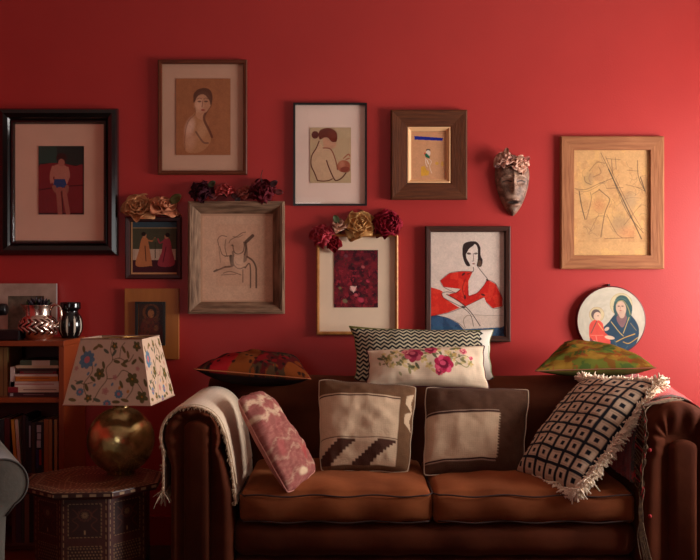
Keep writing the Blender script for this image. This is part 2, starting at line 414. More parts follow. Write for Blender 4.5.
c.poly([(142, 322), (151, 318), (160, 322), (162, 343), (140, 343)], (86, 28, 18), .9, True); c.line([(143, 320), (150, 323), (159, 319)], 2.4, (100, 56, 24), .5)
c.ell(147, 330, 3.4, 5, (92, 42, 22), .6); c.ell(156, 328, 2.4, 3, (130, 84, 46), .6); c.mask(c.n(14, 3) < .4, (36, 20, 14), .6)
flat_art(c, DW - .0262, 'painting', fr, vmat('varnished_panel', rough=.3, spec=.5))

# 6 thin black frame, woman holding a baby
fr = frame('framed_lithograph', (293.5, 103.5, 367, 206), [(0, 0), (0, .024), (1.8, .024), (2.1, .012)],
           mat('thin_black_frame', (16, 14, 15), rough=.3), 'thin black framed sepia print of a woman seen from behind holding a baby', 'picture')
sheet('mat_board', (295.5, 105.5, 365, 204), .008, paperm('pale_mat', (246, 216, 198)), fr)
c = Canvas(310, 127.5, 351, 183, 4, (196, 166, 128), .05)
q = lambda x, y: (306 + x / 8.76, 124 + y / 8.76)
br = (86, 36, 24); L = [q(*p) for p in ((115, 150), (150, 200), (210, 215), (250, 290), (270, 400), (330, 430), (260, 490), (230, 480), (120, 500), (85, 440), (45, 350), (55, 270), (100, 190))]
c.poly(L, (208, 170, 134), 1, True)
c.ell(*q(330, 370), 6.6, 6, (166, 88, 62), .95, -10); c.ell(*q(312, 350), 3, 3.4, (198, 128, 98), .7, 0, 1); c.ell(*q(345, 400), 5, 3, (128, 54, 40), .8)
c.line([q(330, 300), q(370, 265), q(385, 280)], 1.2, (166, 96, 70)); c.line([q(350, 310), q(380, 300)], 1.2, (166, 96, 70))
c.poly([q(*p) for p in ((110, 90), (130, 50), (200, 35), (260, 65), (275, 110), (262, 160), (225, 155), (190, 120), (150, 125), (120, 135))], (104, 42, 28), 1, True)
c.ell(*q(80, 95), 3.6, 3.8, (86, 32, 22)); c.ell(*q(230, 100), 3.8, 5.5, (130, 56, 38), .6, 0, 1)
c.poly([q(*p) for p in ((150, 125), (195, 125), (225, 158), (262, 160), (255, 205), (210, 215), (160, 205))], (202, 150, 118), 1, True)
c.line([q(150, 210), q(205, 215), q(235, 250), q(265, 340), q(275, 400)], 1.1, (138, 72, 50)); c.line([q(115, 150), q(90, 210), q(50, 280), q(45, 360), q(75, 430), q(100, 495)], 1.1, br)
c.line([q(180, 320), q(200, 380), q(240, 470), q(265, 495), q(310, 475), q(350, 430)], 1.2, br); c.line([q(100, 495), q(150, 500), q(200, 495), q(230, 480)], 1, br)
flat_art(c, DW - .0105, 'print', fr, PAPER)
sheet('glass_pane', (295.6, 105.6, 364.9, 203.9), .016, glass_mat(), fr)

# 7 thin gold frame, crimson print
fr = frame('framed_floral_print', (316.5, 234, 398, 334.5), [(0, 0), (0, .026), (1.2, .03), (2.6, .028), (3.2, .014)],
           mat('gold_frame', (190, 128, 60), (150, 92, 38), scale=30, rough=.5, metal=.15), 'thin gold framed dark crimson abstract print in a cream mat, partly behind the zigzag cushion', 'picture')
sheet('mat_board', (319, 236.5, 395.5, 332), .010, paperm('cream_mat', (230, 202, 172)), fr)
c = Canvas(334, 250, 378, 307.5, 3.4, (92, 18, 30), .5, 8, 21)
n = c.n(9, 5); c.mask(n > .6, (118, 26, 36), .8); c.mask(n < .38, (44, 10, 22), .8)
n = c.n(14, 9); c.mask((n > .64) & (c.Y > 270), (146, 36, 48), .8); c.mask(n < .3, (46, 40, 30), .6)
for x, y, r_, cc in ((353, 289, 3, (214, 160, 150)), (356, 295, 2, (200, 80, 90)), (363, 267, 1.8, (180, 90, 90)), (368, 281, 2, (190, 60, 80)), (345, 301, 2.5, (120, 110, 80)), (361, 300, 3, (196, 60, 82)), (340, 288, 1.6, (120, 110, 70)), (346, 256, 2, (110, 60, 70))):
    c.ell(x, y, r_, r_ * .8, cc, .8, 20, .5)
c.poly([(350, 286), (357, 286), (353.5, 293)], (226, 176, 164), .9)
for i in range(26):
    x, y = 335 + RNG.rand() * 42, 251 + RNG.rand() * 55; c.ell(x, y, 1 + RNG.rand() * 1.6, .8 + RNG.rand(), [(134, 30, 42), (36, 10, 18), (90, 22, 32)][i % 3], .7, RNG.rand() * 90, .5)
flat_art(c, DW - .0125, 'print', fr, PAPER)

# 8 wide brown wood frame
fr = frame('framed_small_collage', (390.5, 111, 466.5, 200), [(0, 0), (0, .034), (1.5, .038), (15.5, .030), (16.5, .026), (16.6, .016)],
           wood('broad_brown_wood', (100, 52, 24), (74, 36, 17), .65, 4, bump=.3), 'small paper picture with a blue bar in a very broad brown wood frame', 'picture')
k = K
lin_ = frame('liner_tmp', (407, 127.6, 450, 183.6), [(0, .016), (.2, .03), (1.2, .030), (4.2, .012)], mat('cream_liner', (226, 176, 126), rough=.6), 'x', 'x')
for ch in list(lin_.children):
    if ch.name.startswith('frame'):
        lo = WL[lin_.name] - WL[fr.name]; ch.parent = fr; ch.location = Vector(lo.tolist()); ch.name = 'frame_liner'
    else: bpy.data.objects.remove(ch)
bpy.data.objects.remove(lin_)
c = Canvas(410.8, 131.5, 446.4, 180, 4, (196, 142, 102), .05)
q = lambda x, y: (404 + x / 8.76, 124 + y / 8.76)
c.poly([q(90, 105), q(342, 122), q(338, 147), q(92, 137)], (24, 34, 132))
c.poly([q(*p) for p in ((150, 375), (180, 365), (195, 400), (220, 415), (215, 450), (150, 455))], (206, 152, 42), .9); c.ell(*q(288, 345), 1.8, 1.6, (200, 150, 50), .8); c.ell(*q(335, 350), 1.4, 2.6, (200, 150, 60), .8)
c.ell(*q(212, 228), 2.2, 1, (52, 40, 44)); c.ell(*q(212, 255), 2.2, 3, (214, 196, 178)); c.poly([q(178, 265), q(196, 255), q(226, 285), q(225, 305), q(190, 290)], (24, 92, 66))
c.ell(*q(183, 258), .6, 1, (190, 40, 34)); c.ell(*q(203, 310), .6, .8, (200, 60, 44)); c.line([q(190, 300), q(190, 340), q(205, 375)], .6, (222, 200, 178)); c.line([q(215, 305), q(240, 330), q(225, 370), q(243, 430)], .6, (214, 186, 160))
c.line([q(200, 310), q(215, 350)], .8, (224, 206, 184)); c.rect(438, 133.4, 446.4, 134, (150, 96, 60), .5)
flat_art(c, DW - .0135, 'collage', fr, PAPER)

# 9 woman in red, dark wood frame
fr = frame('framed_ink_painting', (425, 226.5, 509.5, 341.5), [(0, 0), (0, .034), (1, .037), (4.6, .034), (4.9, .028), (5.6, .026), (5.8, .012)],
           wood('dark_brown_frame', (72, 38, 26), (50, 25, 18), .55, 5), 'dark brown framed painting of a dark-haired woman in a bright red blouse', 'picture')
c = Canvas(430.4, 232, 504, 336.2, 3.4, (226, 204, 188), .03)
q = lambda x, y: (428 + x / 5.0875, 228 + y / 5.0875)
red = (206, 34, 24); blk = (34, 24, 24)
c.poly([q(*p) for p in ((14, 448), (80, 452), (140, 478), (185, 512), (14, 530))], (52, 88, 122), 1, True); c.poly([q(14, 500), q(390, 500), q(400, 560), q(14, 560)], (58, 92, 122))
c.poly([q(*p) for p in ((130, 455), (200, 440), (280, 445), (380, 450), (380, 505), (180, 515), (150, 480))], (222, 198, 180)); c.line([q(14, 448), q(80, 452), q(150, 480), q(185, 512)], .6, blk, .7)
c.mask((c.n(14, 4) > .58) & (c.a[..., 2] > c.a[..., 0] * 1.3), (28, 56, 88), .6)
c.poly([q(*p) for p in ((10, 300), (60, 315), (110, 345), (155, 385), (178, 400), (100, 430), (10, 450))], (216, 44, 30))
c.poly([q(*p) for p in ((62, 268), (110, 230), (170, 220), (228, 222), (222, 250), (205, 300), (208, 345), (250, 330), (285, 290), (300, 262), (345, 285), (378, 355), (378, 398), (330, 408), (295, 375), (285, 352), (190, 400), (130, 370), (110, 335), (140, 330), (165, 310), (80, 300))], red)
c.poly([q(*p) for p in ((80, 340), (140, 335), (172, 318), (175, 395), (160, 400), (110, 370))], red)
c.mask((c.n(10, 14) > .56) & (c.a[..., 0] > .35) & (c.a[..., 1] < .1), (232, 66, 44), .55)
sk = (228, 206, 190)
c.poly([q(*p) for p in ((70, 330), (90, 318), (100, 340), (160, 378), (215, 420), (250, 460), (235, 480), (205, 430), (150, 400), (80, 355))], sk)
c.line([q(165, 312), q(140, 330), q(95, 325), q(70, 335), q(85, 358), q(170, 402), q(215, 440), q(232, 500)], .7, blk, .8); c.line([q(95, 338), q(160, 375), q(215, 425), q(265, 498)], .9, blk, .9)
c.line([q(190, 510), q(180, 470), q(200, 445), q(225, 450)], .6, (120, 90, 70), .8)
c.line([q(220, 440), q(300, 445), q(385, 444)], .5, (140, 110, 90), .7)
for pts in ([(62, 268), (110, 230), (170, 220), (228, 222)], [(222, 250), (205, 300), (208, 345), (250, 330), (285, 290), (300, 262)], [(300, 262), (345, 285), (378, 355), (378, 398), (330, 408), (295, 375)], [(62, 268), (80, 300), (140, 330)], [(190, 260), (175, 310), (190, 360)], [(14, 448), (100, 432), (185, 400), (285, 352)]):
    c.line([q(*p) for p in pts], .6, (96, 14, 14), .85)
for x, y, rt in ((180, 235, -40), (300, 262, 60), (188, 352, 90), (280, 340, 20), (180, 402, 20)): c.ell(*q(x, y), 2.2, 1, blk, .9, rt)
c.poly([q(*p) for p in ((228, 190), (250, 190), (270, 225), (300, 255), (250, 320), (208, 345), (205, 270), (228, 222))], (230, 208, 194))
c.line([q(230, 195), q(230, 220), q(200, 235)], .8, blk, .8); c.line([q(252, 195), q(275, 225), q(300, 255)], .8, blk, .8)
c.poly([q(*p) for p in ((190, 75), (240, 68), (265, 95), (268, 140), (278, 165), (270, 196), (248, 190), (252, 150), (250, 100), (225, 85), (200, 120), (195, 150), (215, 190), (195, 190), (178, 150), (176, 100))], (44, 32, 30), 1, True)
c.poly([q(*p) for p in ((232, 84), (250, 95), (254, 140), (248, 185), (232, 198), (212, 180), (196, 150), (196, 120))], (232, 212, 198), 1, True)
c.poly([q(*p) for p in ((190, 78), (240, 70), (232, 88), (210, 105), (196, 128), (190, 130))], (44, 32, 30), 1, True)
c.ell(*q(208, 130), 2.2, 1.1, (60, 36, 30), .9, 8); c.ell(*q(243, 130), 1.9, 1, (60, 36, 30), .8, -5); c.line([q(230, 130), q(232, 165), q(225, 168)], .7, (90, 60, 50), .8); c.ell(*q(232, 182), 1.4, .7, (140, 60, 50), .9)
c.ell(*q(262, 180), 2, 3.4, (120, 90, 70), .6)
flat_art(c, DW - .0125, 'painting', fr, PAPER)
sheet('glass_pane', (430.6, 232.2, 503.9, 335.9), .022, glass_mat(), fr)

# 10 pale wood frame at right
fr = frame('framed_line_sketch', (559.5, 137, 662.5, 269), [(0, 0), (0, .026), (1.2, .03), (13.4, .028), (13.6, .012)],
           wood('pale_oak_frame', (162, 104, 66), (134, 80, 48), .6, 3.4, bump=.2), 'large flat pale wood framed sketch of crossing lines on yellowed paper, right of the mask', 'picture')
c = Canvas(572.5, 150, 649.5, 256, 3, (194, 148, 98), .05, 8, 2)
q = lambda x, y: (570 + x / 5.183, 148 + y / 5.183)
c.mask(c.n(5, 44) > .6, (206, 158, 98), .6); gr = (56, 48, 46); c.mask((c.n(10, 45) > .6) & (c.Y > 160) & (c.Y < 242), (178, 130, 84), .5)
for k in range(40):
    x, y = 580 + RNG.rand() * 62, 158 + RNG.rand() * 82; a = RNG.rand() * 6.28; c.line([(x, y), (x + 4 * math.cos(a), y + 5 * math.sin(a)), (x + 9 * math.cos(a + .5), y + 9 * math.sin(a + .5))], .5, gr, .35)
for x, y, rx, ry, al, cc in ((140, 120, 7, 9, .3, (150, 100, 70)), (150, 300, 7, 6, .45, (176, 104, 70)), (260, 390, 8, 10, .35, (90, 84, 74)), (300, 440, 9, 6, .45, (190, 120, 80)), (310, 270, 7, 8, .3, (110, 110, 100)), (95, 165, 5, 8, .3, (100, 90, 76)), (130, 410, 9, 12, .2, (120, 96, 76))):
    c.ell(*q(x, y), rx, ry, cc, al, 0, 1)
for pts, w, al in (([(160, 25), (210, 130), (250, 230), (300, 340), (380, 440)], .7, .7), ([(185, 45), (235, 160), (280, 250), (320, 330), (375, 425)], .6, .6), ([(200, 110), (290, 300), (370, 470)], 1.3, .75), ([(25, 210), (80, 215), (150, 185), (225, 155)], .7, .6),
                   ([(30, 215), (90, 225), (180, 175)], .5, .5), ([(48, 225), (60, 300), (78, 370)], 1, .8), ([(105, 230), (110, 270), (85, 370)], .7, .6), ([(150, 215), (180, 240), (205, 270), (180, 340), (160, 460)], .9, .7), ([(115, 240), (155, 215)], .7, .6),
                   ([(350, 65), (355, 150), (390, 225)], .8, .7), ([(295, 115), (355, 120)], .5, .6), ([(365, 150), (388, 220)], 1, .8), ([(290, 190), (350, 205), (390, 225)], .7, .5), ([(190, 55), (260, 60)], .6, .6), ([(215, 60), (220, 130)], 1, .5), ([(235, 50), (240, 110)], .7, .5),
                   ([(75, 150), (80, 175), (110, 190)], .9, .5), ([(100, 120), (140, 75), (180, 80)], .7, .5), ([(120, 150), (160, 130), (150, 100)], .7, .5), ([(190, 210), (275, 205)], .8, .5), ([(190, 345), (240, 440), (270, 465)], .7, .5), ([(180, 470), (230, 468), (330, 465)], .8, .55),
                   ([(120, 370), (160, 350), (200, 360)], .5, .4), ([(280, 400), (320, 350), (370, 290)], .7, .45), ([(240, 300), (300, 260), (370, 260)], .5, .35), ([(100, 440), (130, 380), (150, 345)], .5, .4)):
    c.line([q(*p) for p in pts], w, gr, al)
flat_art(c, DW - .0125, 'drawing', fr, PAPER)

# 11 round icon plaque
tx, tz = (609.5 - 350) * K, 1.32 - (320.5 - 280) * K
fr = thing('round_icon_plaque', (tx, -.001, tz), 'round plaque painted with a blue-robed mother and child in red, above the green cushion', 'plaque')
R_ = 34.6 * K
vs, fs, cs = [], [], []
mb = MB()
prof = [(R_ - .001, -.002), (R_, -.006), (R_, -.03), (R_ - .003, -.034), (R_ - .006, -.034)]
n = 72
for r, y in prof:
    for i in range(n): vs.append((tx + r * math.cos(2 * PI * i / n), y, tz + r * math.sin(2 * PI * i / n)))
fs = [(i * n + kk, i * n + (kk + 1) % n, (i + 1) * n + (kk + 1) % n, (i + 1) * n + kk) for i in range(len(prof) - 1) for kk in range(n)]
mesh('rim', vs, fs, mat('dark_red_rim', (96, 30, 32), rough=.5), fr)
c = Canvas(574.5, 285, 644.5, 356, 4, (188, 176, 156), .08, 10, 6)
q = lambda x, y: (560 + x / 7, 280 + y / 7)
gold = (190, 160, 92); nv = (28, 54, 74)
c.ell(*q(415, 170), 11, 11.5, (192, 176, 136)); c.ell(*q(245, 240), 7.4, 7.4, (194, 174, 134))
for x, y, r1 in ((415, 170, 11), (245, 240, 7.4)):
    th = np.linspace(0, 2 * PI, 40); c.line([(q(x, y)[0] + r1 * math.cos(a), q(x, y)[1] + r1 * math.sin(a)) for a in th], .4, (160, 120, 80), .8, False)
c.poly([q(*p) for p in ((360, 250), (400, 215), (460, 225), (520, 290), (540, 360), (515, 450), (450, 520), (330, 490), (330, 420), (290, 390), (285, 340), (330, 290))], nv, 1, True)
c.poly([q(*p) for p in ((370, 150), (400, 110), (450, 115), (485, 170), (490, 220), (470, 290), (440, 250), (410, 250), (365, 210))], (38, 78, 78), 1, True)
c.poly([q(*p) for p in ((395, 225), (440, 225), (455, 265), (425, 330), (385, 280))], (120, 84, 84), 1, True)
c.poly([q(*p) for p in ((360, 190), (385, 120), (440, 110), (490, 180), (480, 260), (450, 250), (440, 170), (400, 160), (385, 200), (390, 250), (372, 240))], (44, 74, 74), 1, True); c.ell(*q(414, 196), 5.0, 7.6, (196, 160, 136), 1, -10); c.line([q(385, 165), q(400, 148), q(430, 146), q(462, 190), q(478, 240)], .8, (150, 140, 84), .9); c.line([q(372, 150), q(410, 125), q(450, 140)], 1.2, (70, 100, 90), .8); c.ell(*q(420, 238), 3.0, 4.0, (186, 150, 128))
for x in (398, 424): c.ell(*q(x, 182), 1.2, .6, (70, 50, 44), .9)
c.line([q(411, 185), q(408, 202)], .5, (160, 110, 90)); c.ell(*q(411, 212), 1.1, .5, (170, 80, 70))
c.line([q(345, 290), q(400, 360), q(430, 390)], .7, gold, .9); c.line([q(470, 260), q(430, 370)], .7, gold, .9); c.line([q(380, 430), q(440, 400), q(510, 375)], .8, (196, 150, 60), .9); c.line([q(430, 430), q(470, 440), q(530, 400)], .7, (196, 150, 60), .9)
c.line([q(480, 300), q(520, 350)], .5, gold, .5); c.line([q(370, 420), q(400, 500)], 1.2, (60, 88, 96), .6); c.line([q(460, 460), q(420, 510)], .9, (60, 88, 96), .6)
c.poly([q(*p) for p in ((200, 300), (240, 275), (285, 300), (300, 360), (335, 400), (325, 470), (215, 460), (195, 400), (192, 340))], (206, 70, 56), 1, True)
c.poly([q(*p) for p in ((200, 400), (230, 430), (300, 460), (300, 475), (215, 465))], (44, 50, 60), .8, True)
c.line([q(245, 285), q(215, 350), q(205, 370)], .8, (60, 70, 60)); c.line([q(255, 300), q(290, 350)], .6, (220, 170, 100)); c.line([q(200, 385), q(290, 385)], .6, (236, 120, 96)); c.line([q(240, 390), q(250, 440)], .7, (236, 130, 110))
c.ell(*q(240, 240), 4.8, 5.2, (92, 74, 72)); c.ell(*q(250, 252), 3.8, 4.2, (212, 176, 150)); c.ell(*q(254, 249), .8, .4, (60, 44, 40))
c.ell(*q(335, 400), 5, 1.8, (206, 172, 146), 1, 10); c.ell(*q(315, 340), 2.6, 1.6, (206, 170, 146), 1, -30); c.ell(*q(235, 435), 2.4, 1.4, (206, 170, 146), 1, 40)
nr, na = 110, 220; vs = []; uu = []
for i in range(nr):
    for j in range(na):
        r = (R_ - .005) * i / (nr - 1); a = 2 * PI * j / na
        vs.append((tx + r * math.cos(a), -.0335, tz + r * math.sin(a))); uu.append((609.5 + r * math.cos(a) / K, 320.5 - r * math.sin(a) / K))
uu = np.array(uu); col = c.sample((uu[:, 0] - 574.5) / 70, (uu[:, 1] - 285) / 71)
fs = [(i * na + j, i * na + (j + 1) % na, (i + 1) * na + (j + 1) % na, (i + 1) * na + j) for i in range(nr - 1) for j in range(na)]
c_n = (1 + .25 * (fbm(nr, na, 24, 5, 3) - .5)).reshape(-1, 1); col = col * c_n
mesh('painted_disc', vs, fs, vmat('painted_plaster', rough=.55, spec=.3), fr, False, cols=col)
MB().box((tx - .012, -.02, tz + R_ - .004), (tx - .002, -.001, tz + R_ + .010)).build('hanging_hook', mat('dark_iron', (40, 30, 28), rough=.5), fr)

# ================================================================== mask and flowers
PETAL = {}
def pmat(c, c2=None):
    key = 'petal_%d_%d_%d' % c
    if key not in PETAL: PETAL[key] = mat(key, c, c2 or tuple(int(v * .8) for v in c), scale=60, rough=.8, spec=.2)
    return PETAL[key]

def petal_grid(L, W, cup, curl, n=6, ruff=0, ph=0):
    """petal in local frame: grows along +x, opens to +z"""
    v = []
    for i in range(n):
        t = i / (n - 1)
        w = W * math.sin(PI * (0.12 + 0.74 * t) ** 1.0) ** .8
        for j in range(n):
            s = 2 * j / (n - 1) - 1
            v.append((L * t * (1 - .12 * s * s * t), w * s * .5, cup * (s * s) * W * t + curl * L * t * t + ruff * L * t * math.sin(3.5 * s + ph)))
    return np.array(v)

def rot(ax, a):
    return np.array(Matrix.Rotation(a, 3, ax))

def basis(axis):
    z = np.array(axis, float); z /= np.linalg.norm(z)
    x = np.cross([0, 0, 1.0] if abs(z[2]) < .9 else [1.0, 0, 0], z); x /= np.linalg.norm(x)
    return np.stack([x, np.cross(z, x), z], 1)

def bloom(mb, c, r, axis, n=22, tight=.35, ruff=.06, rs=None, flat=1.0):
    rs = rs or RNG; B = basis(axis)
    for i in range(n):
        t = (i + .5) / n; L = r * (.40 + .68 * t); W = r * (.62 + .62 * t)
        tilt = math.radians(86 - 78 * t ** .9 * flat + rs.uniform(-8, 8)); az = i * 2.39996 + rs.uniform(-.2, .2)
        p = petal_grid(L, W, .28, -.30 * t - .02, 7, ruff, rs.uniform(0, 6))
        M = rot('Z', az) @ rot('Y', -tilt)
        p = p @ M.T; p += np.array([math.cos(az), math.sin(az), 0]) * r * .06 * t
        mb.add(c + p @ B.T, gridfaces(7, 7))

def flower(name, px, py, D, r_px, color, label, group, n=22, axis=(0, -.8, .5), leaf=None, stem=None, color2=None, ruff=.08, squash=1.0):
    c = P(px, py, D); r = r_px / F * D; rs = np.random.RandomState(int(px * 7 + py))
    root = thing(name, P(px, py + r_px * .8, D), label, 'dried flower', group)
    mb = MB(); bloom(mb, c + np.array([0, .2 * r, -.1 * r]), r, axis, n, ruff=ruff, rs=rs)
    o = mb.build('petals', pmat(color, color2), root, True); sol = o.modifiers.new('sol', 'SOLIDIFY'); sol.thickness = .0012
    mb = MB(); mb.lathe([(0, -.004), (.12 * r, -.003), (.25 * r, .0), (.3 * r, .01 + .2 * r)], c + np.array([0, .5 * r, -.5 * r]), 10)
    mb.tube([c + np.array([0, .5 * r, -.5 * r]), c + np.array([.2 * r, .7 * r, -.75 * r])], .0025, 6)
    mb.build('calyx', mat('dry_green', (66, 62, 34), rough=.8), root, True)
    if leaf:
        for (lx, ly, lr, lc) in leaf:
            mb = MB(); a = P(px + lx, py + ly, D); d = a - c; d /= np.linalg.norm(d) + 1e-9
            B = np.stack([d, np.cross([0, -1.0, 0], d), np.array([0, -1.0, 0])], 1)
            L = lr / F * D; mb.add(a - d * L * .6 + petal_grid(L * 1.5, L * 1.0, .2, .1, 7) @ B.T, gridfaces(7, 7))
            o = mb.build('leaf', mat('leaf_%d_%d_%d' % lc, lc, rough=.7), root, True); o.modifiers.new('s', 'SOLIDIFY').thickness = .001
    if stem:
        mb = MB(); mb.tube([P(px + a, py + b, D) for a, b in stem], .0022, 6)
        mb.build('stem', mat('dry_stem', (62, 34, 26), rough=.8), root, True)
    return root

G = 'dried flowers along the grey washed frame'
FD = DW - .035
flower('dried_rose', 138.5, 207, FD, 18, (210, 146, 98), 'larger golden dried rose, left of the two on the small miniature painting', 'gold roses on the miniature painting', 20)
flower('dried_rose', 163.5, 206.5, FD, 16.5, (204, 128, 92), 'half open golden dried rose beside a dull green leaf', 'gold roses on the miniature painting', 14, (.4, -.7, .7), leaf=[(11, -7, 9, (84, 78, 30))])
flower('dried_peony', 202, 190.5, FD, 13, (64, 14, 28), 'dark purple spiky dried flower, leftmost on the grey washed frame', G, 30, (0, -.7, .6), leaf=[(-9, 2, 5, (40, 22, 26)), (9, -6, 6, (54, 60, 34))], ruff=.3)
flower('dried_rose', 224, 190, FD, 9.5, (190, 74, 72), 'small dusty pink dried flower, second from left on the grey washed frame', G, 14, (0, -.8, .6), leaf=[(10, 6, 5, (60, 26, 26)), (-10, 6, 6, (110, 40, 36))], ruff=.2)
flower('dried_rose', 244, 192, FD, 8, (168, 84, 72), 'small pale pink dried flower, third from left on the grey washed frame', G, 12, (-.3, -.8, .5), leaf=[(8, 4, 6, (100, 40, 40)), (-6, 8, 5, (50, 22, 24))], ruff=.2)
flower('dried_peony', 263, 190, FD, 14, (104, 26, 36), 'dark red dried flower with upright stem, right end of the grey washed frame', G, 26, (.1, -.8, .5), leaf=[(15, 2, 6, (104, 44, 44)), (10, -6, 6, (56, 20, 26)), (-12, 2, 6, (110, 50, 46))], stem=[(-1, -6), (-2, -14), (-.5, -20)], ruff=.3)
G = 'dried flowers along the thin gold frame'
flower('dried_peony', 322, 234, FD, 12, (196, 66, 78), 'dusty rose pink dried flower hanging over the left corner of the thin gold frame', G, 26, (-.2, -.9, .3), ruff=.3)
flower('dried_rose', 334, 242, FD, 8.5, (140, 16, 28), 'small deep red dried flower low on the mat below the cream bud', G, 16, (0, -1, .1), ruff=.2)
flower('dried_rosebud', 339.5, 226, FD, 11, (236, 186, 158), 'small cream pink dried rosebud with green leaves on the gold frame', G, 9, (.1, -.7, .8), leaf=[(-3, -6, 6, (70, 80, 44)), (8, 2, 5, (46, 60, 36))], ruff=.05)
flower('dried_rose', 359, 223.5, FD, 16.5, (214, 160, 98), 'large golden tan dried rose in the middle of the gold frame', G, 22, (0, -.9, .3), ruff=.1)
flower('dried_peony', 387, 222.5, FD, 14.5, (150, 20, 42), 'full crimson dried peony on the right corner of the gold frame', G, 44, (0, -.95, .2), ruff=.22)
G = 'dried flowers on the carved mask'
flower('dried_flower', 504, 159, DW - .06, 10, (226, 170, 148), 'cream and brown dried blossom, left of the two on the mask forehead', G, 14, (-.3, -.8, .5), leaf=[(2, -7, 5, (110, 60, 34)), (-6, 6, 5, (90, 42, 34)), (9, 3, 6, (120, 44, 40))], stem=[(3, 0), (8, -4), (12, -3)], ruff=.3)
flower('dried_flower', 520, 163.5, DW - .06, 10.5, (234, 182, 156), 'pale pink dried blossom, right of the two on the mask forehead', G, 18, (.3, -.8, .4), leaf=[(-7, -3, 5, (100, 40, 36)), (6, -4, 5, (170, 90, 80))], ruff=.3)

# carved mask
mk = thing('carved_mask', (P(512, 185, DW)[0], -.001, P(512, 185, DW)[2]), 'carved dark wooden face mask hanging between the small collage and pale wood frame', 'mask')
nx, ny = 90, 150
vs, cs = [], []
cv = Canvas(494, 153, 532, 217, 4, (128, 96, 78), .3, 10, 13)
cv.mask(cv.n(9, 8) > .58, (170, 134, 112), .6); cv.mask(cv.n(14, 18) < .42, (74, 50, 42), .6)
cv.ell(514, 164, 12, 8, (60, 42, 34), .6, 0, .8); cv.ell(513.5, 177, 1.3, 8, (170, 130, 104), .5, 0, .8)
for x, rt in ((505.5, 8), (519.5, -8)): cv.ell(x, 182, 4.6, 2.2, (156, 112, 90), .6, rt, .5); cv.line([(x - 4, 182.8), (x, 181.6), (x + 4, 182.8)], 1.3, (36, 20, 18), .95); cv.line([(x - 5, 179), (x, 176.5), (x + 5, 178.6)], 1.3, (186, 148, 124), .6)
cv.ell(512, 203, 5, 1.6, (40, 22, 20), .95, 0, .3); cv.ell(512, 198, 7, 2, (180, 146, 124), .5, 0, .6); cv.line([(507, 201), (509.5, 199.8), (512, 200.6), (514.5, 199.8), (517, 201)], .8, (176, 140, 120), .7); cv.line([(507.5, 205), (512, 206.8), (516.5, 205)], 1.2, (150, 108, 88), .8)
g2 = lambda x, y, sx, sy: math.exp(-(x / sx) ** 2 - (y / sy) ** 2)
for j in range(ny):
    t = j / (ny - 1); y = 158 + 58 * t
    hw = 17.2 * (max(0, 1 - abs((t - .30) / .305) ** 2.4) ** .5 if t < .30 else max(0, 1 - ((t - .30) / .705) ** 1.75) ** .72)
    hw = max(hw, .4)
    for i in range(nx):
        s = 2 * i / (nx - 1) - 1
        x = hw * s; base = 12 * (max(0, 1 - s * s)) ** .5 * (hw / 17) ** .6
        yy = y
        d = base + 3.0 * g2(x, yy - 190, 2.6, 4.5) + 1.6 * g2(x, yy - 181, 1.6, 8) * 1.0 - 3.2 * (g2(x - 7, yy - 182.5, 4.2, 3.4) + g2(x + 7, yy - 182.5, 4.2, 3.4)) + 1.6 * (g2(x - 7, yy - 182.5, 3.2, 1.6) + g2(x + 7, yy - 182.5, 3.2, 1.6)) \
            + 1.8 * (g2(x - 6, yy - 177, 6, 1.8) + g2(x + 6, yy - 177, 6, 1.8)) + 2.6 * g2(x, yy - 200.6, 5, 1.4) + 2.4 * g2(x, yy - 205.6, 4.6, 1.4) - 2.6 * g2(x, yy - 203, 4.6, .9) + 1.5 * g2(x, yy - 212, 4, 2.5)
        X = (512 + .6 * (t - .5) + x - 350) * K; vs.append((X, -.004 - d * K, 1.32 - (y - 280) * K)); cs.append((512 + x, y))
cs = np.array(cs); col = cv.sample((cs[:, 0] - 494) / 38, (cs[:, 1] - 153) / 64)
mesh('face', vs, gridfaces(nx, ny), vmat('carved_wood', rough=.55, spec=.4, bump=.2, bscale=250), mk, True, cols=col)
MB().box((P(506, 0, DW)[0], -.006, P(0, 200, DW)[2]), (P(518, 0, DW)[0], -.001, P(0, 165, DW)[2])).build('backing', mat('mask_back', (60, 40, 32), rough=.9), mk)

# ================================================================== bookcase
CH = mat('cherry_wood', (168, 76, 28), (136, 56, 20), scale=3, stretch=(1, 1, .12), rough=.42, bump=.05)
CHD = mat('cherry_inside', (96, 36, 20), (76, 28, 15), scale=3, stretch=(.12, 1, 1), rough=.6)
bx0, bx1 = -2.35, P(64, 0, 4.42)[0]
yf, yb = -.38, -.02
bk = thing('bookcase', ((bx0 + bx1) / 2, (yf + yb) / 2, 0), 'reddish brown wooden bookcase with open shelves against the red wall', 'bookcase')
Z = lambda py, D=4.42: P(0, py, D)[2]
ztop = Z(341)
MB().box((bx0, yf - .004, ztop - .024), (bx1, yb, ztop)).build('top', CH, bk, bevel=.002)
MB().box((bx1 - .024, yf, 0), (bx1, yb, ztop - .0245)).build('side_panel', CH, bk, bevel=.001)
MB().box((bx0, yf, 0), (bx0 + .024, yb, ztop - .0245)).build('side_panel', CH, bk, bevel=.001)
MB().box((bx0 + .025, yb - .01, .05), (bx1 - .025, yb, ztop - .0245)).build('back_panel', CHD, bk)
zs = [Z(398), Z(475), .10]
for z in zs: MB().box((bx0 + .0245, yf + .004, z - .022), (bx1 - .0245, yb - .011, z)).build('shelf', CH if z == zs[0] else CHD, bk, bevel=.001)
MB().box((bx0 + .0245, yf + .02, 0), (bx1 - .0245, yf + .04, .077)).build('plinth', CH, bk)

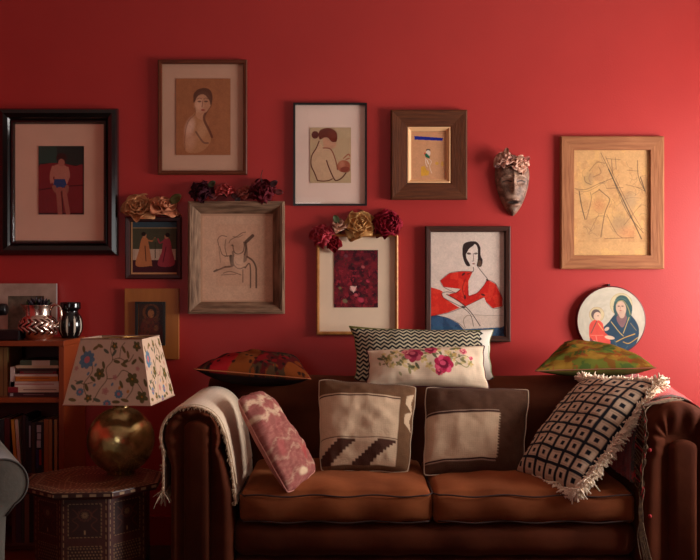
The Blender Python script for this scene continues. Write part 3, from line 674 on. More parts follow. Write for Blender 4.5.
PAGES = mat('book_pages', (205, 184, 158), rough=.9)
def book(px0, py0, px1, py1, D, depth, color, label, group, lying=True, marks=None, lean=0, floor_z=None):
    a = P(px0, py1, D); b = P(px1, py0, D); x0, z0 = a[0], a[2]; x1, z1 = b[0], b[2]
    if floor_z is not None: z0, z1 = floor_z, floor_z + (z1 - z0)
    y0 = a[1]; y1 = y0 + depth; t = .0022
    root = thing('book', ((x0 + x1) / 2, (y0 + y1) / 2, z0), label, 'book', group)
    m = mat('cover_%d_%d_%d' % color, color, rough=.6)
    M = None
    if lean: 
        R_ = rot('Y', lean); pv = np.array([x0, y0, z0]); M = (R_, pv - R_ @ pv)
    mb = MB()
    if lying:
        mb.box((x0, y0, z0), (x1, y1, z0 + t), M).box((x0, y0, z1 - t), (x1, y1, z1), M).box((x0, y0, z0 + t), (x1, y0 + t, z1 - t), M)
        mb.build('cover', m, root)
        MB().box((x0 + .003, y0 + t, z0 + t), (x1 - .003, y1 - .004, z1 - t), M).build('pages', PAGES, root)
    else:
        mb.box((x0, y0, z0), (x0 + t, y1, z1), M).box((x1 - t, y0, z0), (x1, y1, z1), M).box((x0 + t, y0, z0), (x1 - t, y0 + t, z1), M)
        mb.build('cover', m, root)
        MB().box((x0 + t, y0 + t, z0 + .003), (x1 - t, y1 - .004, z1 - .003), M).build('pages', PAGES, root)
    for (u0, v0, u1, v1, cc) in (marks or []):
        X0, X1 = x0 + (x1 - x0) * u0, x0 + (x1 - x0) * u1; Z0, Z1 = z1 - (z1 - z0) * v1, z1 - (z1 - z0) * v0
        MB().box((X0, y0 - .0008, Z0), (X1, y0 - .00005, Z1), M).build('spine_label', mat('ink_%d_%d_%d' % cc, cc, rough=.6), root)
    return root

G = 'books lying stacked on the upper shelf'; D = 4.46
z = zs[0] + .0005
wht = (214, 190, 172)
stack = [(8, 59.5, 4.4, (60, 18, 22), 'dark maroon book with pale marks, lowest of the lying stack', [(.04, .2, .1, .8, (170, 160, 160)), (.3, .35, .7, .6, (120, 80, 80))]),
         (8, 59, 5.4, (216, 186, 160), 'cream book with a red patch at its left end, low in the stack', [(0, 0, .2, 1, (130, 16, 26)), (.3, .4, .95, .6, (150, 110, 96))]),
         (10, 59, 5.4, (220, 196, 180), 'off white book with faint red lettering, third from the bottom of the stack', [(.1, .4, .9, .6, (196, 130, 116))]),
         (15.5, 58, 5.0, (206, 116, 36), 'orange book in the lying stack', [(.1, .3, .8, .5, (160, 80, 30))]),
         (15, 57.5, 2.2, (226, 202, 184), 'thin white book lying just on top of the orange one', None),
         (20, 56.5, 2.6, (130, 22, 26), 'thin red book between the two thin pale ones', [(.1, .1, .9, .5, (80, 84, 66))]),
         (18, 56.5, 3.0, (62, 34, 32), 'dark brown book under the pale cream one high in the stack', None),
         (16, 58.5, 2.8, (206, 176, 140), 'thin cream book second from the top of the stack', None),
         (20, 58.3, 5.0, (72, 84, 62), 'green book with a white block on its spine, topmost of the stack', [(.31, 0, .78, 1, (210, 186, 164))])]
for i, (a, b, h, cc, lb, mk_) in enumerate(stack):
    hh = h / F * D
    py0 = 280 + (1.32 - (z + hh)) / D * F; py1 = 280 + (1.32 - z) / D * F
    book(a, py0, b, py1, D - (.004 if i % 2 else 0), .2, cc, lb, G, True, mk_); z += hh + .0004
book(10.3, 367, 14.6, 387.5, D, .14, (222, 200, 186), 'thin white book standing upright at the left of the lying stack', 'books standing on the upper shelf', False)
# lift the thin white book so it rests on the cream one
book(-14, 348.5, 7.4, 397.5, 4.48, .2, (150, 116, 66), 'large tan ribbed slipcase standing left of the book stack', 'books standing on the upper shelf', False,
     [(.2 + k * .2, .0, .24 + k * .2, 1, (110, 80, 44)) for k in range(4)], floor_z=zs[0] + .0005)
for k in range(4):
    book(-40 + k * 6.4, 352, -34 + k * 6.4, 397, 4.48, .2, [(90, 40, 30), (50, 60, 70), (150, 130, 100), (70, 30, 30)][k], 'book at the far left end of the upper shelf', 'books at the left end of the upper shelf', False, floor_z=zs[0] + .0005)
G = 'books standing on the lower shelf'
up = [(-8, -3.5, 424, (50, 30, 26), 'dark brown book, leftmost of the upright lower row', None, 0), (-3, 4, 421, (40, 44, 50), 'black book left of the maroon one in the lower row', None, 0), (4.5, 9.5, 420, (88, 20, 24), 'maroon book left of the yellow one in the lower row', None, 0),
      (14.6, 17.6, 421, (212, 142, 48), 'slim yellow leaning book in the lower row', None, -.07), (18.4, 21.4, 421, (206, 168, 146), 'slim pinkish cream leaning book beside the yellow one', None, -.07),
      (22.4, 25.6, 417, (48, 24, 24), 'dark brown book right of the cream leaning one', None, 0), (26, 28, 418, (30, 26, 28), 'thin black book in the lower row', None, 0),
      (28.2, 31.5, 423, (34, 32, 42), 'dark blue book with a pale lettered spine', [(.25, .08, .75, .5, (150, 146, 150))], 0), (31.8, 34.8, 424, (66, 46, 30), 'brown book between the pale lettered and the big black one', None, 0),
      (35.2, 43.4, 423.5, (26, 24, 34), 'thick black book with large white letters and a red mark on its spine', [(.2, .06, .72, .2, (176, 168, 170)), (.25, .22, .7, .34, (176, 168, 170)), (.2, .36, .68, .5, (176, 168, 170)), (.5, .54, .75, .84, (150, 26, 30)), (.1, .54, .4, .9, (40, 36, 80))], 0),
      (44, 48.2, 421, (160, 92, 44), 'orange brown book right of the thick black one', None, 0), (48.5, 52, 421, (168, 110, 62), 'tan book right of the orange brown one', None, 0),
      (52.4, 54, 422, (40, 26, 22), 'thin dark book between two tan ones', None, 0), (54.3, 57.2, 421, (178, 128, 74), 'tan book at the right end of the lower row', None, 0)]
for a, b, y0, cc, lb, mk_, ln in up:
    book(a, y0, b, 474.6, D, .19, cc, lb, G, False, mk_, ln, floor_z=zs[1] + .0005)
G = 'books standing on the bottom shelf'
x = 12
bc = [((96, 50, 40), 'dull brown'), ((70, 44, 60), 'dull purple'), ((60, 56, 50), 'grey'), ((120, 80, 60), 'light brown'), ((44, 30, 30), 'dark')]
for k in range(8):
    w = [3.6, 5, 3, 4.4, 4, 5.4, 3.4, 4.6][k]; cc, nm = bc[k % 5]
    book(x, 492 + 3 * (k % 3), x + w, 545, D, .19, cc, '%s book on the bottom shelf, number %s from its left end' % (nm, ['one', 'two', 'three', 'four', 'five', 'six', 'seven', 'eight'][k]), G, False, floor_z=zs[2] + .0005); x += w + .35

# leaning picture on the bookcase
zt = ztop
pl = thing('leaning_picture', P(20, 337, 4.72) * np.array([1, 1, 0]) + np.array([0, 0, zt + .001]), 'pale stone-grey framed picture leaning on the wall behind the silver jug', 'picture')
def lean_box(x0, y0, x1, y1, d0, d1):
    def pt(px, py, off):
        D = 4.772 - (py - 283) / 54 * .05 + off; return P(px, py, D)
    v = [pt(px, py, o_) for o_ in (d0, d1) for px, py in ((x0, y0), (x1, y0), (x1, y1), (x0, y1))]
    return v, [(0, 3, 2, 1), (4, 5, 6, 7), (0, 1, 5, 4), (1, 2, 6, 5), (2, 3, 7, 6), (3, 0, 4, 7)]
mb = MB()
for r in ((-26, 283.5, 56, 296), (-26, 296, 8, 334.5), (44, 296, 56, 334.5)): mb.add(*lean_box(*r, -.012, .008))
mb.build('frame', mat('stone_grey_frame', (178, 150, 132), (150, 124, 108), scale=14, rough=.7, bump=.1), pl)
mb = MB().add(*lean_box(56, 283.5, 57.4, 334.5, -.0125, .0085)); mb.build('frame_edge', mat('edge_white', (214, 208, 204), rough=.5), pl)
mb = MB().add(*lean_box(8, 296, 44, 334.5, -.002, .006)); mb.build('print', mat('mottled_print', (116, 98, 80), (78, 66, 52), scale=30, rough=.8), pl)

# silver jug
jc = P(38.5, 337, 4.52); jc[2] = zt + .001
jg = thing('silver_jug', jc, 'round silver jug with a woven zigzag relief holding dark purple leaves', 'jug')
r0 = 18.3 / F * 4.52; H = 34.5 / F * 4.52
pr = [(.0, 0), (.60, 0), (.62, .03), (.70, .06), (.93, .22), (1.0, .38), (.95, .52), (.78, .64), (.66, .70), (.66, .88), (.70, 1.0), (.66, 1.0), (.62, .88), (.62, .70), (.0, .66)]
pts = smooth_curve([(a * r0, b * H) for a, b in pr[1:11]], 10)
vs = []; nl = 180; jcol = []
for r, zz in pts:
    for k in range(nl):
        a = 2 * PI * k / nl; t_ = zz / H; d = 0
        if .1 < t_ < .66:
            ph = (a * 8 / PI + abs(((t_ - .1) / .28) % 1.0 - .5) * 1.9)
            d = .0035 * (1 if math.sin(2 * PI * ph * .5 * 2) > 0 else -1) * math.sin(PI * (t_ - .1) / .56)
        vs.append((jc[0] + (r + d) * math.cos(a), jc[1] + (r + d) * math.sin(a), jc[2] + zz)); jcol.append(lin((96, 62, 50)) if d < -.001 else lin((232, 212, 196)))
m_ = len(pts); fs = [(i * nl + k, i * nl + (k + 1) % nl, (i + 1) * nl + (k + 1) % nl, (i + 1) * nl + k) for i in range(m_ - 1) for k in range(nl)]
SIL = mat('old_silver', (226, 204, 188), (200, 170, 150), scale=10, rough=.22, metal=1.0)
o = mesh('body', vs, fs, vmat('silver_relief', rough=.22, metal=1.0), jg, True, cols=jcol); o.modifiers.new('s', 'SOLIDIFY').thickness = -.002
hp = smooth_curve([(.66, .88), (.95, 1.0), (1.22, .92), (1.28, .66), (1.1, .44), (.93, .38)], 8)
MB().tube([(jc[0] + a * r0, jc[1] - .012, jc[2] + b * H) for a, b in hp], .0055, 8).build('handle', SIL, jg, True)
MB().add([(jc[0] - r0 * .6, jc[1] - .03, jc[2] + H * .86), (jc[0] - r0 * 1.02, jc[1], jc[2] + H * 1.03), (jc[0] - r0 * .6, jc[1] + .03, jc[2] + H * .86), (jc[0] - r0 * .62, jc[1], jc[2] + H * .62), (jc[0] - r0 * .6, jc[1] - .03, jc[2] + H * .99), (jc[0] - r0 * .6, jc[1] + .03, jc[2] + H * .99)],
         [(0, 3, 1), (3, 2, 1), (0, 1, 4), (2, 5, 1)]).build('spout', SIL, jg, True)
# plant in the jug
pt_ = thing('purple_sprigs', jc + np.array([0, 0, H * .7]), 'bunch of dark purple leaves with one green sprig sticking out of the silver jug', 'plant')
mb = MB(); mg = MB(); rs = np.random.RandomState(3)
for k in range(120):
    a = rs.rand() * 2 * PI; rr = rs.rand() ** .5 * .055; h = .012 + rs.rand() * .05 * (1 - rr / .085)
    b = jc + np.array([math.cos(a) * rr * .5, math.sin(a) * rr * .5, H * .86]); tip = jc + np.array([math.cos(a) * rr * 1.15, math.sin(a) * rr, H + h * .8])
    d = tip - b; L = np.linalg.norm(d); d /= L
    B = basis(np.cross(d, [rs.rand() - .5, rs.rand() - .5, .2])); B = np.stack([d, np.cross(B[:, 2], d), B[:, 2]], 1)
    (mg if k % 17 == 0 else mb).add(b + petal_grid(L, .011, .3, .1, 5) @ B.T, gridfaces(5, 5))
mb.build('leaves', mat('purple_leaf', (50, 24, 42), (28, 14, 24), scale=40, rough=.6), pt_, True); mg.build('sprig', mat('green_leaf', (48, 82, 34), rough=.6), pt_, True)

# striped vase
vc = P(70.5, 335, 4.655); vc[2] = zt + .001
r0 = 12.3 / F * 4.655; H = 35.5 / F * 4.655
pr = smooth_curve([(.0, 0.001), (.62, 0), (.72, .04), (.95, .2), (1.0, .38), (.9, .56), (.68, .68), (.62, .74), (.66, .78), (.80, .82), (.82, .9), (.80, .985), (.74, 1.0), (.66, .97), (.6, .8), (.5, .6)], 6)
nl = 120; vs = []; cl = []
for r, zz in pr:
    for k in range(nl):
        a = 2 * PI * k / nl; vs.append((vc[0] + r * r0 * math.cos(a), vc[1] + r * r0 * math.sin(a), vc[2] + zz * H))
        s = (a * 10 / (2 * PI)) % 1.0; st = .08 < zz < .62 and abs(s - .5) < .12 * math.sin(PI * (zz - .08) / .54) ** .4
        cl.append(lin((206, 190, 170)) if st else lin((14, 12, 14)))
m_ = len(pr); fs = [(i * nl + k, i * nl + (k + 1) % nl, (i + 1) * nl + (k + 1) % nl, (i + 1) * nl + k) for i in range(m_ - 1) for k in range(nl)]
o = mesh('striped_vase', vs, fs, vmat('glazed_ceramic', rough=.14, spec=.6), None, True, cols=cl)
tag(o, 'black glazed vase with vertical white stripes, right of the silver jug', 'vase')
# black ornament at the left edge
oc = P(-4, 337, 4.47); oc[2] = zt + .001
bo = thing('black_ornament', oc, 'black ornament with a rounded head, leftmost on the bookcase top', 'ornament')
BLK = mat('black_metal', (16, 13, 14), rough=.3)
MB().box((oc[0] - .1, oc[1] - .04, zt + .001), (P(22, 0, 4.47)[0], oc[1] + .04, zt + .05)).build('base', BLK, bo, bevel=.006)
MB().box((oc[0] - .03, oc[1] - .02, zt + .05), (oc[0] + .0, oc[1] + .02, zt + .12)).build('post', BLK, bo, bevel=.004)
a = P(-14, 309.5, 4.44); b = P(7, 309.5, 4.44); MB().tube([a, a + (b - a) * .03, a + (b - a) * .75, b - (b - a) * .04, b], [.018, .026, .028, .027, .02], 20).build('head', BLK, bo, True, bevel=0)

# ================================================================== octagonal inlaid table
tc = P(95, 480, 3.9); TZ = .515; tcx, tcy = tc[0] - .005, tc[1]
tb = thing('inlaid_side_table', (tcx, tcy, 0), 'dark octagonal carved side table with pale inlay, standing between armchair and sofa', 'table')
INL = vmat('inlaid_wood', rough=.38, spec=.45, coat=.15, coat_r=.2)
dl = math.radians(6)
va = [(math.cos(math.radians(-112.5 + 45 * k) + dl), math.sin(math.radians(-112.5 + 45 * k) + dl)) for k in range(8)]
Ro = .288
# top painted with rings of inlay
n = 260; res = []
g_ = np.linspace(-1, 1, n); GX, GY = np.meshgrid(g_, g_)
def octd(X, Y):
    d = np.full_like(X, -9.0)
    for k in range(8):
        a = math.radians(-90 + 45 * k) + dl; d = np.maximum(d, (X * math.cos(a) + Y * math.sin(a)) / math.cos(math.radians(22.5)))
    return d
nr, na = 90, 320; vs = []; cl = []
base = lin((92, 36, 24)); cream = lin((206, 170, 128)); dark = lin((52, 20, 15)); mid = lin((130, 66, 42))
for i in range(nr):
    d = i / (nr - 1)
    for j in range(na):
        a = 2 * PI * j / na + dl; s = (a - dl + math.radians(0)) % (PI / 4) - PI / 8
        rad = d * math.cos(PI / 8) / math.cos(s)
        # octagon edges face directions -90+45k
        aa = a
        vs.append((tcx + Ro * rad * math.cos(aa + PI / 8), tcy + Ro * rad * math.sin(aa + PI / 8), TZ))
        u = 1.0 * d * math.tan(s) ; c_ = base
        if .955 < d < .985: c_ = cream if int(j / 2) % 2 == 0 else dark
        elif .92 < d <= .955: c_ = dark
        elif .80 < d <= .92: c_ = cream if (math.sin(u * 60) * math.sin(d * 110) > .72) else (mid if math.sin(u * 60 + 1) * math.cos(d * 90) > .4 else base)
        elif .77 < d <= .80: c_ = cream if int(j / 2) % 2 == 0 else dark
        elif .40 < d <= .77: c_ = cream if (math.sin(u * 46) * math.sin(d * 62) > .8) else (mid if math.sin(u * 40 + d * 50) > .6 else base)
        elif .37 < d <= .40: c_ = cream if int(j / 4) % 2 == 0 else dark
        else: c_ = cream if math.sin(a * 16) * math.sin(d * 70) > .75 else base
        cl.append(c_)
fs = [(i * na + j, i * na + (j + 1) % na, (i + 1) * na + (j + 1) % na, (i + 1) * na + j) for i in range(nr - 1) for j in range(na)]
ttop = mesh('inlaid_surface', vs, fs, INL, None, False, cols=cl); 
TW = mat('dark_carved_wood', (78, 32, 22), (58, 22, 15), scale=8, rough=.45)
def octring(R0, z): return [(tcx + R0 * a, tcy + R0 * b, z) for a, b in va]
mb = MB(); rings = [(Ro * .97, TZ - .028), (Ro * .99, TZ - .02), (Ro * 1.0, TZ - .004), (Ro * .997, TZ - .0006)]
v = sum([octring(r, z) for r, z in rings], []); f = [(i * 8 + k, i * 8 + (k + 1) % 8, (i + 1) * 8 + (k + 1) % 8, (i + 1) * 8 + k) for i in range(3) for k in range(8)] + [tuple(range(8))[::-1], tuple(24 + k for k in range(8))]
mb.add(v, f); tt = mb.build('tabletop', TW, tb)
ttop.parent = tt; ttop.location = Vector((WL[ttop.name] - WL[tt.name if False else tb.name]).tolist())
# chequered inlay band along the rim
nb = 20; vs = []; cl = []; fs = []
for k in range(8):
    a0, a1 = np.array(va[k]), np.array(va[(k + 1) % 8]); nrm = (a0 + a1) / np.linalg.norm(a0 + a1) * .0009; off = len(vs)
    for zz in (TZ - .0165, TZ - .0065):
        for q_ in range(nb * 4 + 1):
            t0 = q_ / (nb * 4); p0 = (a0 + (a1 - a0) * t0) * Ro * .9985 + nrm
            vs.append((tcx + p0[0], tcy + p0[1], zz)); cl.append(lin((160, 126, 94)) if (t0 * 4.25 + .9) % 1.0 > .55 else lin((60, 24, 16)))
    fs += gridfaces(nb * 4 + 1, 2, off)
mesh('rim_inlay', vs, fs, INL, tt, False, cols=cl)
# side panels
Rb = .232
pc = Canvas(0, 0, 100, 280, 1.5, (76, 30, 20), .2, 8, 4)
dk, crm, md_ = (44, 17, 13), (170, 128, 88), (104, 52, 32)
for x in (5, 95):
    for y in range(4, 276, 16): pc.rect(x - 1.3, y, x + 1.3, y + 10, crm)
for y0, y1 in ((14, 90), (108, 150)):
    pc.rect(14, y0, 86, y1, dk, .6)
    for x in range(16, 84, 8): pc.rect(x, y0, x + 5, y0 + 1.6, crm, .8); pc.rect(x, y1 - 1.6, x + 5, y1, crm, .8)
    for y in range(y0 + 2, y1 - 4, 8): pc.rect(14, y, 15.8, y + 5, crm, .8); pc.rect(84.2, y, 86, y + 5, crm, .8)
for k in range(12):
    a = 2 * PI * k / 12; pc.ell(50 + 5 * math.cos(a), 40 + 5 * math.sin(a), 3.4, 1.0, crm, .6, math.degrees(a)); pc.ell(50 + 14 * math.cos(a), 40 + 12 * math.sin(a), 4, 1.6, md_, .8, math.degrees(a) + 60)
pc.ell(50, 78, 2, 5, crm); pc.line([(24, 26), (36, 40), (24, 50), (36, 62), (24, 76)], 1.6, md_); pc.line([(76, 26), (64, 40), (76, 50), (64, 62), (76, 76)], 1.6, md_)
for x in range(20, 84, 7):
    for y in range(114, 146, 7): pc.ell(x + (3.5 if (y // 7) % 2 else 0), y, 1.7, 1.7, crm, .8)
nx, ny = 60, 168
for k in range(8):
    a0 = np.array([tcx + Rb * va[k][0], tcy + Rb * va[k][1]]); a1 = np.array([tcx + Rb * va[(k + 1) % 8][0], tcy + Rb * va[(k + 1) % 8][1]])
    U, V = np.meshgrid(np.linspace(0, 1, nx), np.linspace(0, 1, ny)); XY = a0[None, None] + (a1 - a0)[None, None] * U[..., None]
    vv = np.concatenate([XY, (TZ - .029 - V * (TZ - .029))[..., None]], -1).reshape(-1, 3)
    arch = lambda u, v_: v_ > .58 + .18 * (abs(u - .5) / .34) ** 2 and abs(u - .5) < .34
    ff = [q for q in gridfaces(nx, ny) if not arch((q[0] % nx) / (nx - 1), (q[0] // nx) / (ny - 1))]
    col = pc.sample(U, V).reshape(-1, 3)
    o = mesh('side_panel', vv, ff, INL, tb, False, cols=col); o.modifiers.new('s', 'SOLIDIFY').thickness = .012

# ================================================================== lamp
LX, LY = P(121, 440, 4.0)[:2]
lm = thing('table_lamp', (LX, LY, TZ), 'table lamp with a mottled brass globe base and flowered square shade on the octagonal table', 'lamp')
rg = .139; zc = TZ + .0015 + rg * 1.0
prof = [(.055, 0), (.058, .004)] + [(rg * math.cos(a), rg * 1.0 + rg * 1.0 * math.sin(a)) for a in np.linspace(-1.13, 1.32, 30)] + [(.034, .276), (.030, .30), (.022, .305)]
BR = mat('mercury_brass', (236, 204, 142), (150, 142, 84), scale=16, bump=.25, bscale=30, rough=.24, metal=.9, detail=6)
MB().lathe(prof, (LX, LY, TZ + .0006), 64).build('base', BR, lm, True)
MB().lathe([(.012, .30), (.012, .36), (.018, .365), (.018, .41), (.006, .412)], (LX, LY, TZ), 20).build('lamp_socket', mat('brass', (170, 130, 70), rough=.3, metal=1), lm, True)
MB().lathe([(.002, .41), (.02, .43), (.03, .46), (.026, .49), (.0, .505)], (LX, LY, TZ), 20).build('bulb', mat('bulb_glass', (235, 230, 220), rough=.2), lm, True)
phi = math.radians(-4.5); zb0, zt0 = P(0, 405.5, 3.82)[2], P(0, 339, 3.88)[2]
sb, st = .179, .126
SH = vmat('printed_linen', rough=.9, spec=.1, bump=.15, bscale=500)
def shade_cv(seed):
    c = Canvas(0, 0, 100, 76, 4, (210, 178, 152), .05, 30, seed); g = (92, 84, 46); bl = (92, 124, 146); pk = (196, 110, 112)
    def leaf(x, y, a, L=4.2, cc=g, w=1.6): c.ell(x, y, L * 1.3, w * 1.35, cc, .95, a)
    for pts in ([(52, 2), (50, 12), (54, 24), (46, 34), (48, 46), (40, 58), (34, 72)], [(54, 24), (64, 22), (76, 26), (84, 18)], [(20, 20), (28, 36), (20, 52), (26, 66)], [(48, 46), (60, 44), (68, 36), (78, 40), (86, 50)], [(78, 40), (80, 56), (72, 68)], [(64, 22), (66, 10), (72, 4)], [(8, 48), (20, 52), (30, 50)], [(86, 50), (92, 62), (88, 72)]):
        c.line(pts, 1.1, (104, 84, 56), .85)
    for x, y, r_ in ((18, 24, 10.5), (17, 61, 4.5), (63, 63, 5), (50, 74, 4.5)):
        for k in range(9): a = 2 * PI * k / 9; c.ell(x + r_ * .62 * math.cos(a), y + r_ * .62 * math.sin(a), r_ * .42, r_ * .3, bl, .95, math.degrees(a))
        c.ell(x, y, r_ * .38, r_ * .38, pk)
    for x, y, r_ in ((47, 60, 4.5), (58, 44, 3.5), (88, 34, 3), (6, 34, 3)):
        for k in range(5): a = 2 * PI * k / 5; c.ell(x + r_ * .5 * math.cos(a), y + r_ * .5 * math.sin(a), r_ * .5, r_ * .4, (186, 118, 112), .7, math.degrees(a))
    for x, y, r_ in ((80, 46, 8), (38, 40, 7), (90, 66, 7), (56, 8, 5), (90, 8, 6), (28, 68, 4.5)):
        for k in range(5): a = 2 * PI * k / 5 + .4; c.ell(x + r_ * .5 * math.cos(a), y + r_ * .5 * math.sin(a), r_ * .55, r_ * .38, g, .95, math.degrees(a))
        c.ell(x, y, 1.2, 1.2, (180, 120, 50))
    for x, y, a in ((44, 14, 30), (56, 16, -50), (60, 26, 10), (70, 12, 60), (72, 26, -30), (76, 18, 80), (30, 46, 40), (14, 50, -20), (24, 56, 60), (66, 52, 70), (70, 30, 20), (84, 26, -40), (10, 70, 10), (38, 70, 20), (60, 72, 0), (70, 70, 15), (42, 30, 70), (8, 56, 40), (34, 8, 20), (28, 10, -30), (10, 12, 60), (96, 50, 80), (94, 24, 50)):
        leaf(x, y, a, 3.6, [g, (110, 92, 50), (84, 92, 74)][int(x) % 3], 1.4)
    for x, y in ((31, 30), (33, 53), (64, 56), (55, 52), (23, 40), (74, 60)): c.ell(x, y, 1.5, 2.2, [(190, 120, 50), bl][int(x) % 2], .9, 30)
    return c
scv = [shade_cv(2), shade_cv(3)]
sr = thing_none = None
cn = []
for sx, sy in ((-1, -1), (1, -1), (1, 1), (-1, 1)):
    def pt(s, z, sx=sx, sy=sy):
        x, y = s * sx, s * sy
        return np.array([LX + x * math.cos(phi) - y * math.sin(phi), LY + x * math.sin(phi) + y * math.cos(phi), z])
    cn.append((pt(sb, zb0), pt(st, zt0)))
vs = []; cl = []; fs = []; n1, n2 = 150, 110
for k in range(4):
    (b0, t0), (b1, t1) = cn[k], cn[(k + 1) % 4]
    U, V = np.meshgrid(np.linspace(0, 1, n1), np.linspace(0, 1, n2))
    T = t0 + (t1 - t0) * U[..., None]; B = b0 + (b1 - b0) * U[..., None]
    vs.append((T + (B - T) * V[..., None]).reshape(-1, 3)); cl.append(scv[k % 2].sample(U * .98 + .01, V).reshape(-1, 3)); fs += gridfaces(n1, n2, k * n1 * n2)
shd = mesh('lamp_shade', np.concatenate(vs), fs, SH, lm, False, cols=np.concatenate(cl)); shd.modifiers.new('s', 'SOLIDIFY').thickness = .002
EDG = mat('shade_trim', (206, 176, 152), rough=.8)
MB().tube([c_[1] for c_ in cn], .003, 6, True).build('top_trim', EDG, shd, True)
MB().tube([c_[0] for c_ in cn], .003, 6, True).build('bottom_trim', EDG, shd, True)
MB().tube([cn[0][1], cn[2][1]], .002, 6).tube([cn[1][1], cn[3][1]], .002, 6).tube([(LX, LY, TZ + .40), (LX, LY, zt0)], .003, 6).build('shade_carrier', mat('brass', (170, 130, 70)), lm, True)

# ================================================================== sofa
SX0, SX1 = -.735, 1.405      # outer sides
sofa = thing('sofa', ((SX0 + SX1) / 2, -.6, 0), 'brown velvet rolled-arm sofa with two seat cushions, piled with assorted cushions', 'sofa')
YFR, YBK = -1.06, -.14
def arm_profile(R=.112, n=28):
    """closed outline of an arm's front in (x, z); x=0 at roll centre, inner side towards +x"""
    p = [(-.085, .06), (-.085, .60), (-.10, .64)]
    for a in np.linspace(200, -25, n): p.append((R * math.cos(math.radians(a)), .712 + R * math.sin(math.radians(a))))
    p += [(R + .012, .62), (.153, .50), (.158, .36), (.158, .06)]
    return np.array(p)
def build_arm(cx, s, panel, R=.112):
    pr = arm_profile(R); m_ = len(pr)
    # resample evenly
    seg = np.r_[0, np.cumsum(np.hypot(*np.diff(pr, axis=0).T))]; N = 150
    t = np.linspace(0, seg[-1], N); X = np.interp(t, seg, pr[:, 0]); Zz = np.interp(t, seg, pr[:, 1])
    cen = np.array([(panel[0] + panel[1]) / 2 - cx, .60])
    rings = []
    ys = np.r_[np.linspace(YBK, YFR + .05, 14), YFR + .03, YFR + .012]
    for y in ys: rings.append(np.stack([cx + s * X, np.full(N, y), Zz], 1))
    for q_, dy in ((.02, .003), (.07, -.010), (.14, -.020), (.24, -.026), (.36, -.026), (.5, -.021), (.62, -.014), (.74, -.006), (.8, .0)):
        tx = np.clip(X, (panel[0] - cx) * s if s > 0 else (cx - panel[1]), (panel[1] - cx) if s > 0 else (cx - panel[0])) if False else None
        gx = cen[0] * s; hw = (panel[1] - panel[0]) / 2
        px_ = np.clip(X, gx - hw, gx + hw); pz = np.minimum(Zz, panel[2] - .0 * X)
        ang = np.arctan2(Zz - .66, X - gx)
        pl_ = .0055 * np.sin(ang * 17) * np.clip((Zz - .62) / .06, 0, 1) * math.sin(PI * min(1, q_ * 1.25)) * 1.0
        nx_ = X + (px_ - X) * q_ * 1.1; nz = Zz + (pz - Zz) * q_ * 1.1
        rings.append(np.stack([cx + s * nx_, YFR + dy + pl_, nz], 1))
    v = np.concatenate(rings); nr = len(rings)
    f = [(i * N + k, i * N + k + 1, (i + 1) * N + k + 1, (i + 1) * N + k) for i in range(nr - 1) for k in range(N - 1)]
    f.append(tuple(range(N))); f.append(tuple((nr - 1) * N + k for k in range(N)))
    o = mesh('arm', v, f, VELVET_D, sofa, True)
    # narrow padded front panel
    a0, a1, zt_ = panel; w = (a1 - a0) / 2; out = [(a0, .07)] + [((a0 + a1) / 2 - w * math.cos(a), zt_ - w * .6 + w * .6 * math.sin(a)) for a in np.linspace(0, PI, 18)] + [(a1, .07)]
    out = np.array(out); cc = np.array([(a0 + a1) / 2, .4]); R2 = []
    for q_, y in ((0, YFR + .012), (0, YFR - .016), (.12, YFR - .026), (.3, YFR - .03), (.6, YFR - .031)):
        b = out.copy(); b[:, 0] = cc[0] + (out[:, 0] - cc[0]) * (1 - q_); b[:, 1] = out[:, 1] - (w * q_ * .8) * (out[:, 1] > .1)
        R2.append(np.stack([b[:, 0], np.full(len(b), y), b[:, 1]], 1))
    v = np.concatenate(R2); N2 = len(out); f = [(i * N2 + k, i * N2 + (k + 1) % N2, (i + 1) * N2 + (k + 1) % N2, (i + 1) * N2 + k) for i in range(4) for k in range(N2)] + [tuple(4 * N2 + k for k in range(N2))]
    mesh('arm_front_panel', v, f, VELVET_D, sofa, True)
    MB().tube(R2[1], .0035, 6).build('piping', PIPE, o, True) if False else None
build_arm(-.613, 1, (-.642, -.545, .775))
build_arm(1.283, -1, (1.238, 1.345, .70), .133)

# back with rolled top
pr = []
for a in np.linspace(-60, 200, 26): pr.append((-.255 - .115 * math.cos(math.radians(a)), .755 + .115 * math.sin(math.radians(a))))
pr = [(-.33, .20), (-.345, .45), (-.36, .62)] + pr[3:] + [(-.145, .60), (-.145, .12)]
xs = np.linspace(-.66, 1.33, 60); N = len(pr); v = []
for x in xs:
    e = min(1, min(x - xs[0], xs[-1] - x) / .06); sc_ = .9 + .1 * math.sqrt(1 - (1 - e) ** 2)
    for y, z in pr: v.append((x, -.25 + (y + .25) * sc_, z - (.012 * (1 - sc_) * 10 if z > .7 else 0) + .003 * math.sin(x * 9 + y * 8)))
f = [(i * N + k, i * N + (k + 1) % N, (i + 1) * N + (k + 1) % N, (i + 1) * N + k) for i in range(len(xs) - 1) for k in range(N)] + [tuple(range(N)), tuple((len(xs) - 1) * N + k for k in range(N))]
mesh('back', v, f, VELVET_D, sofa, True)

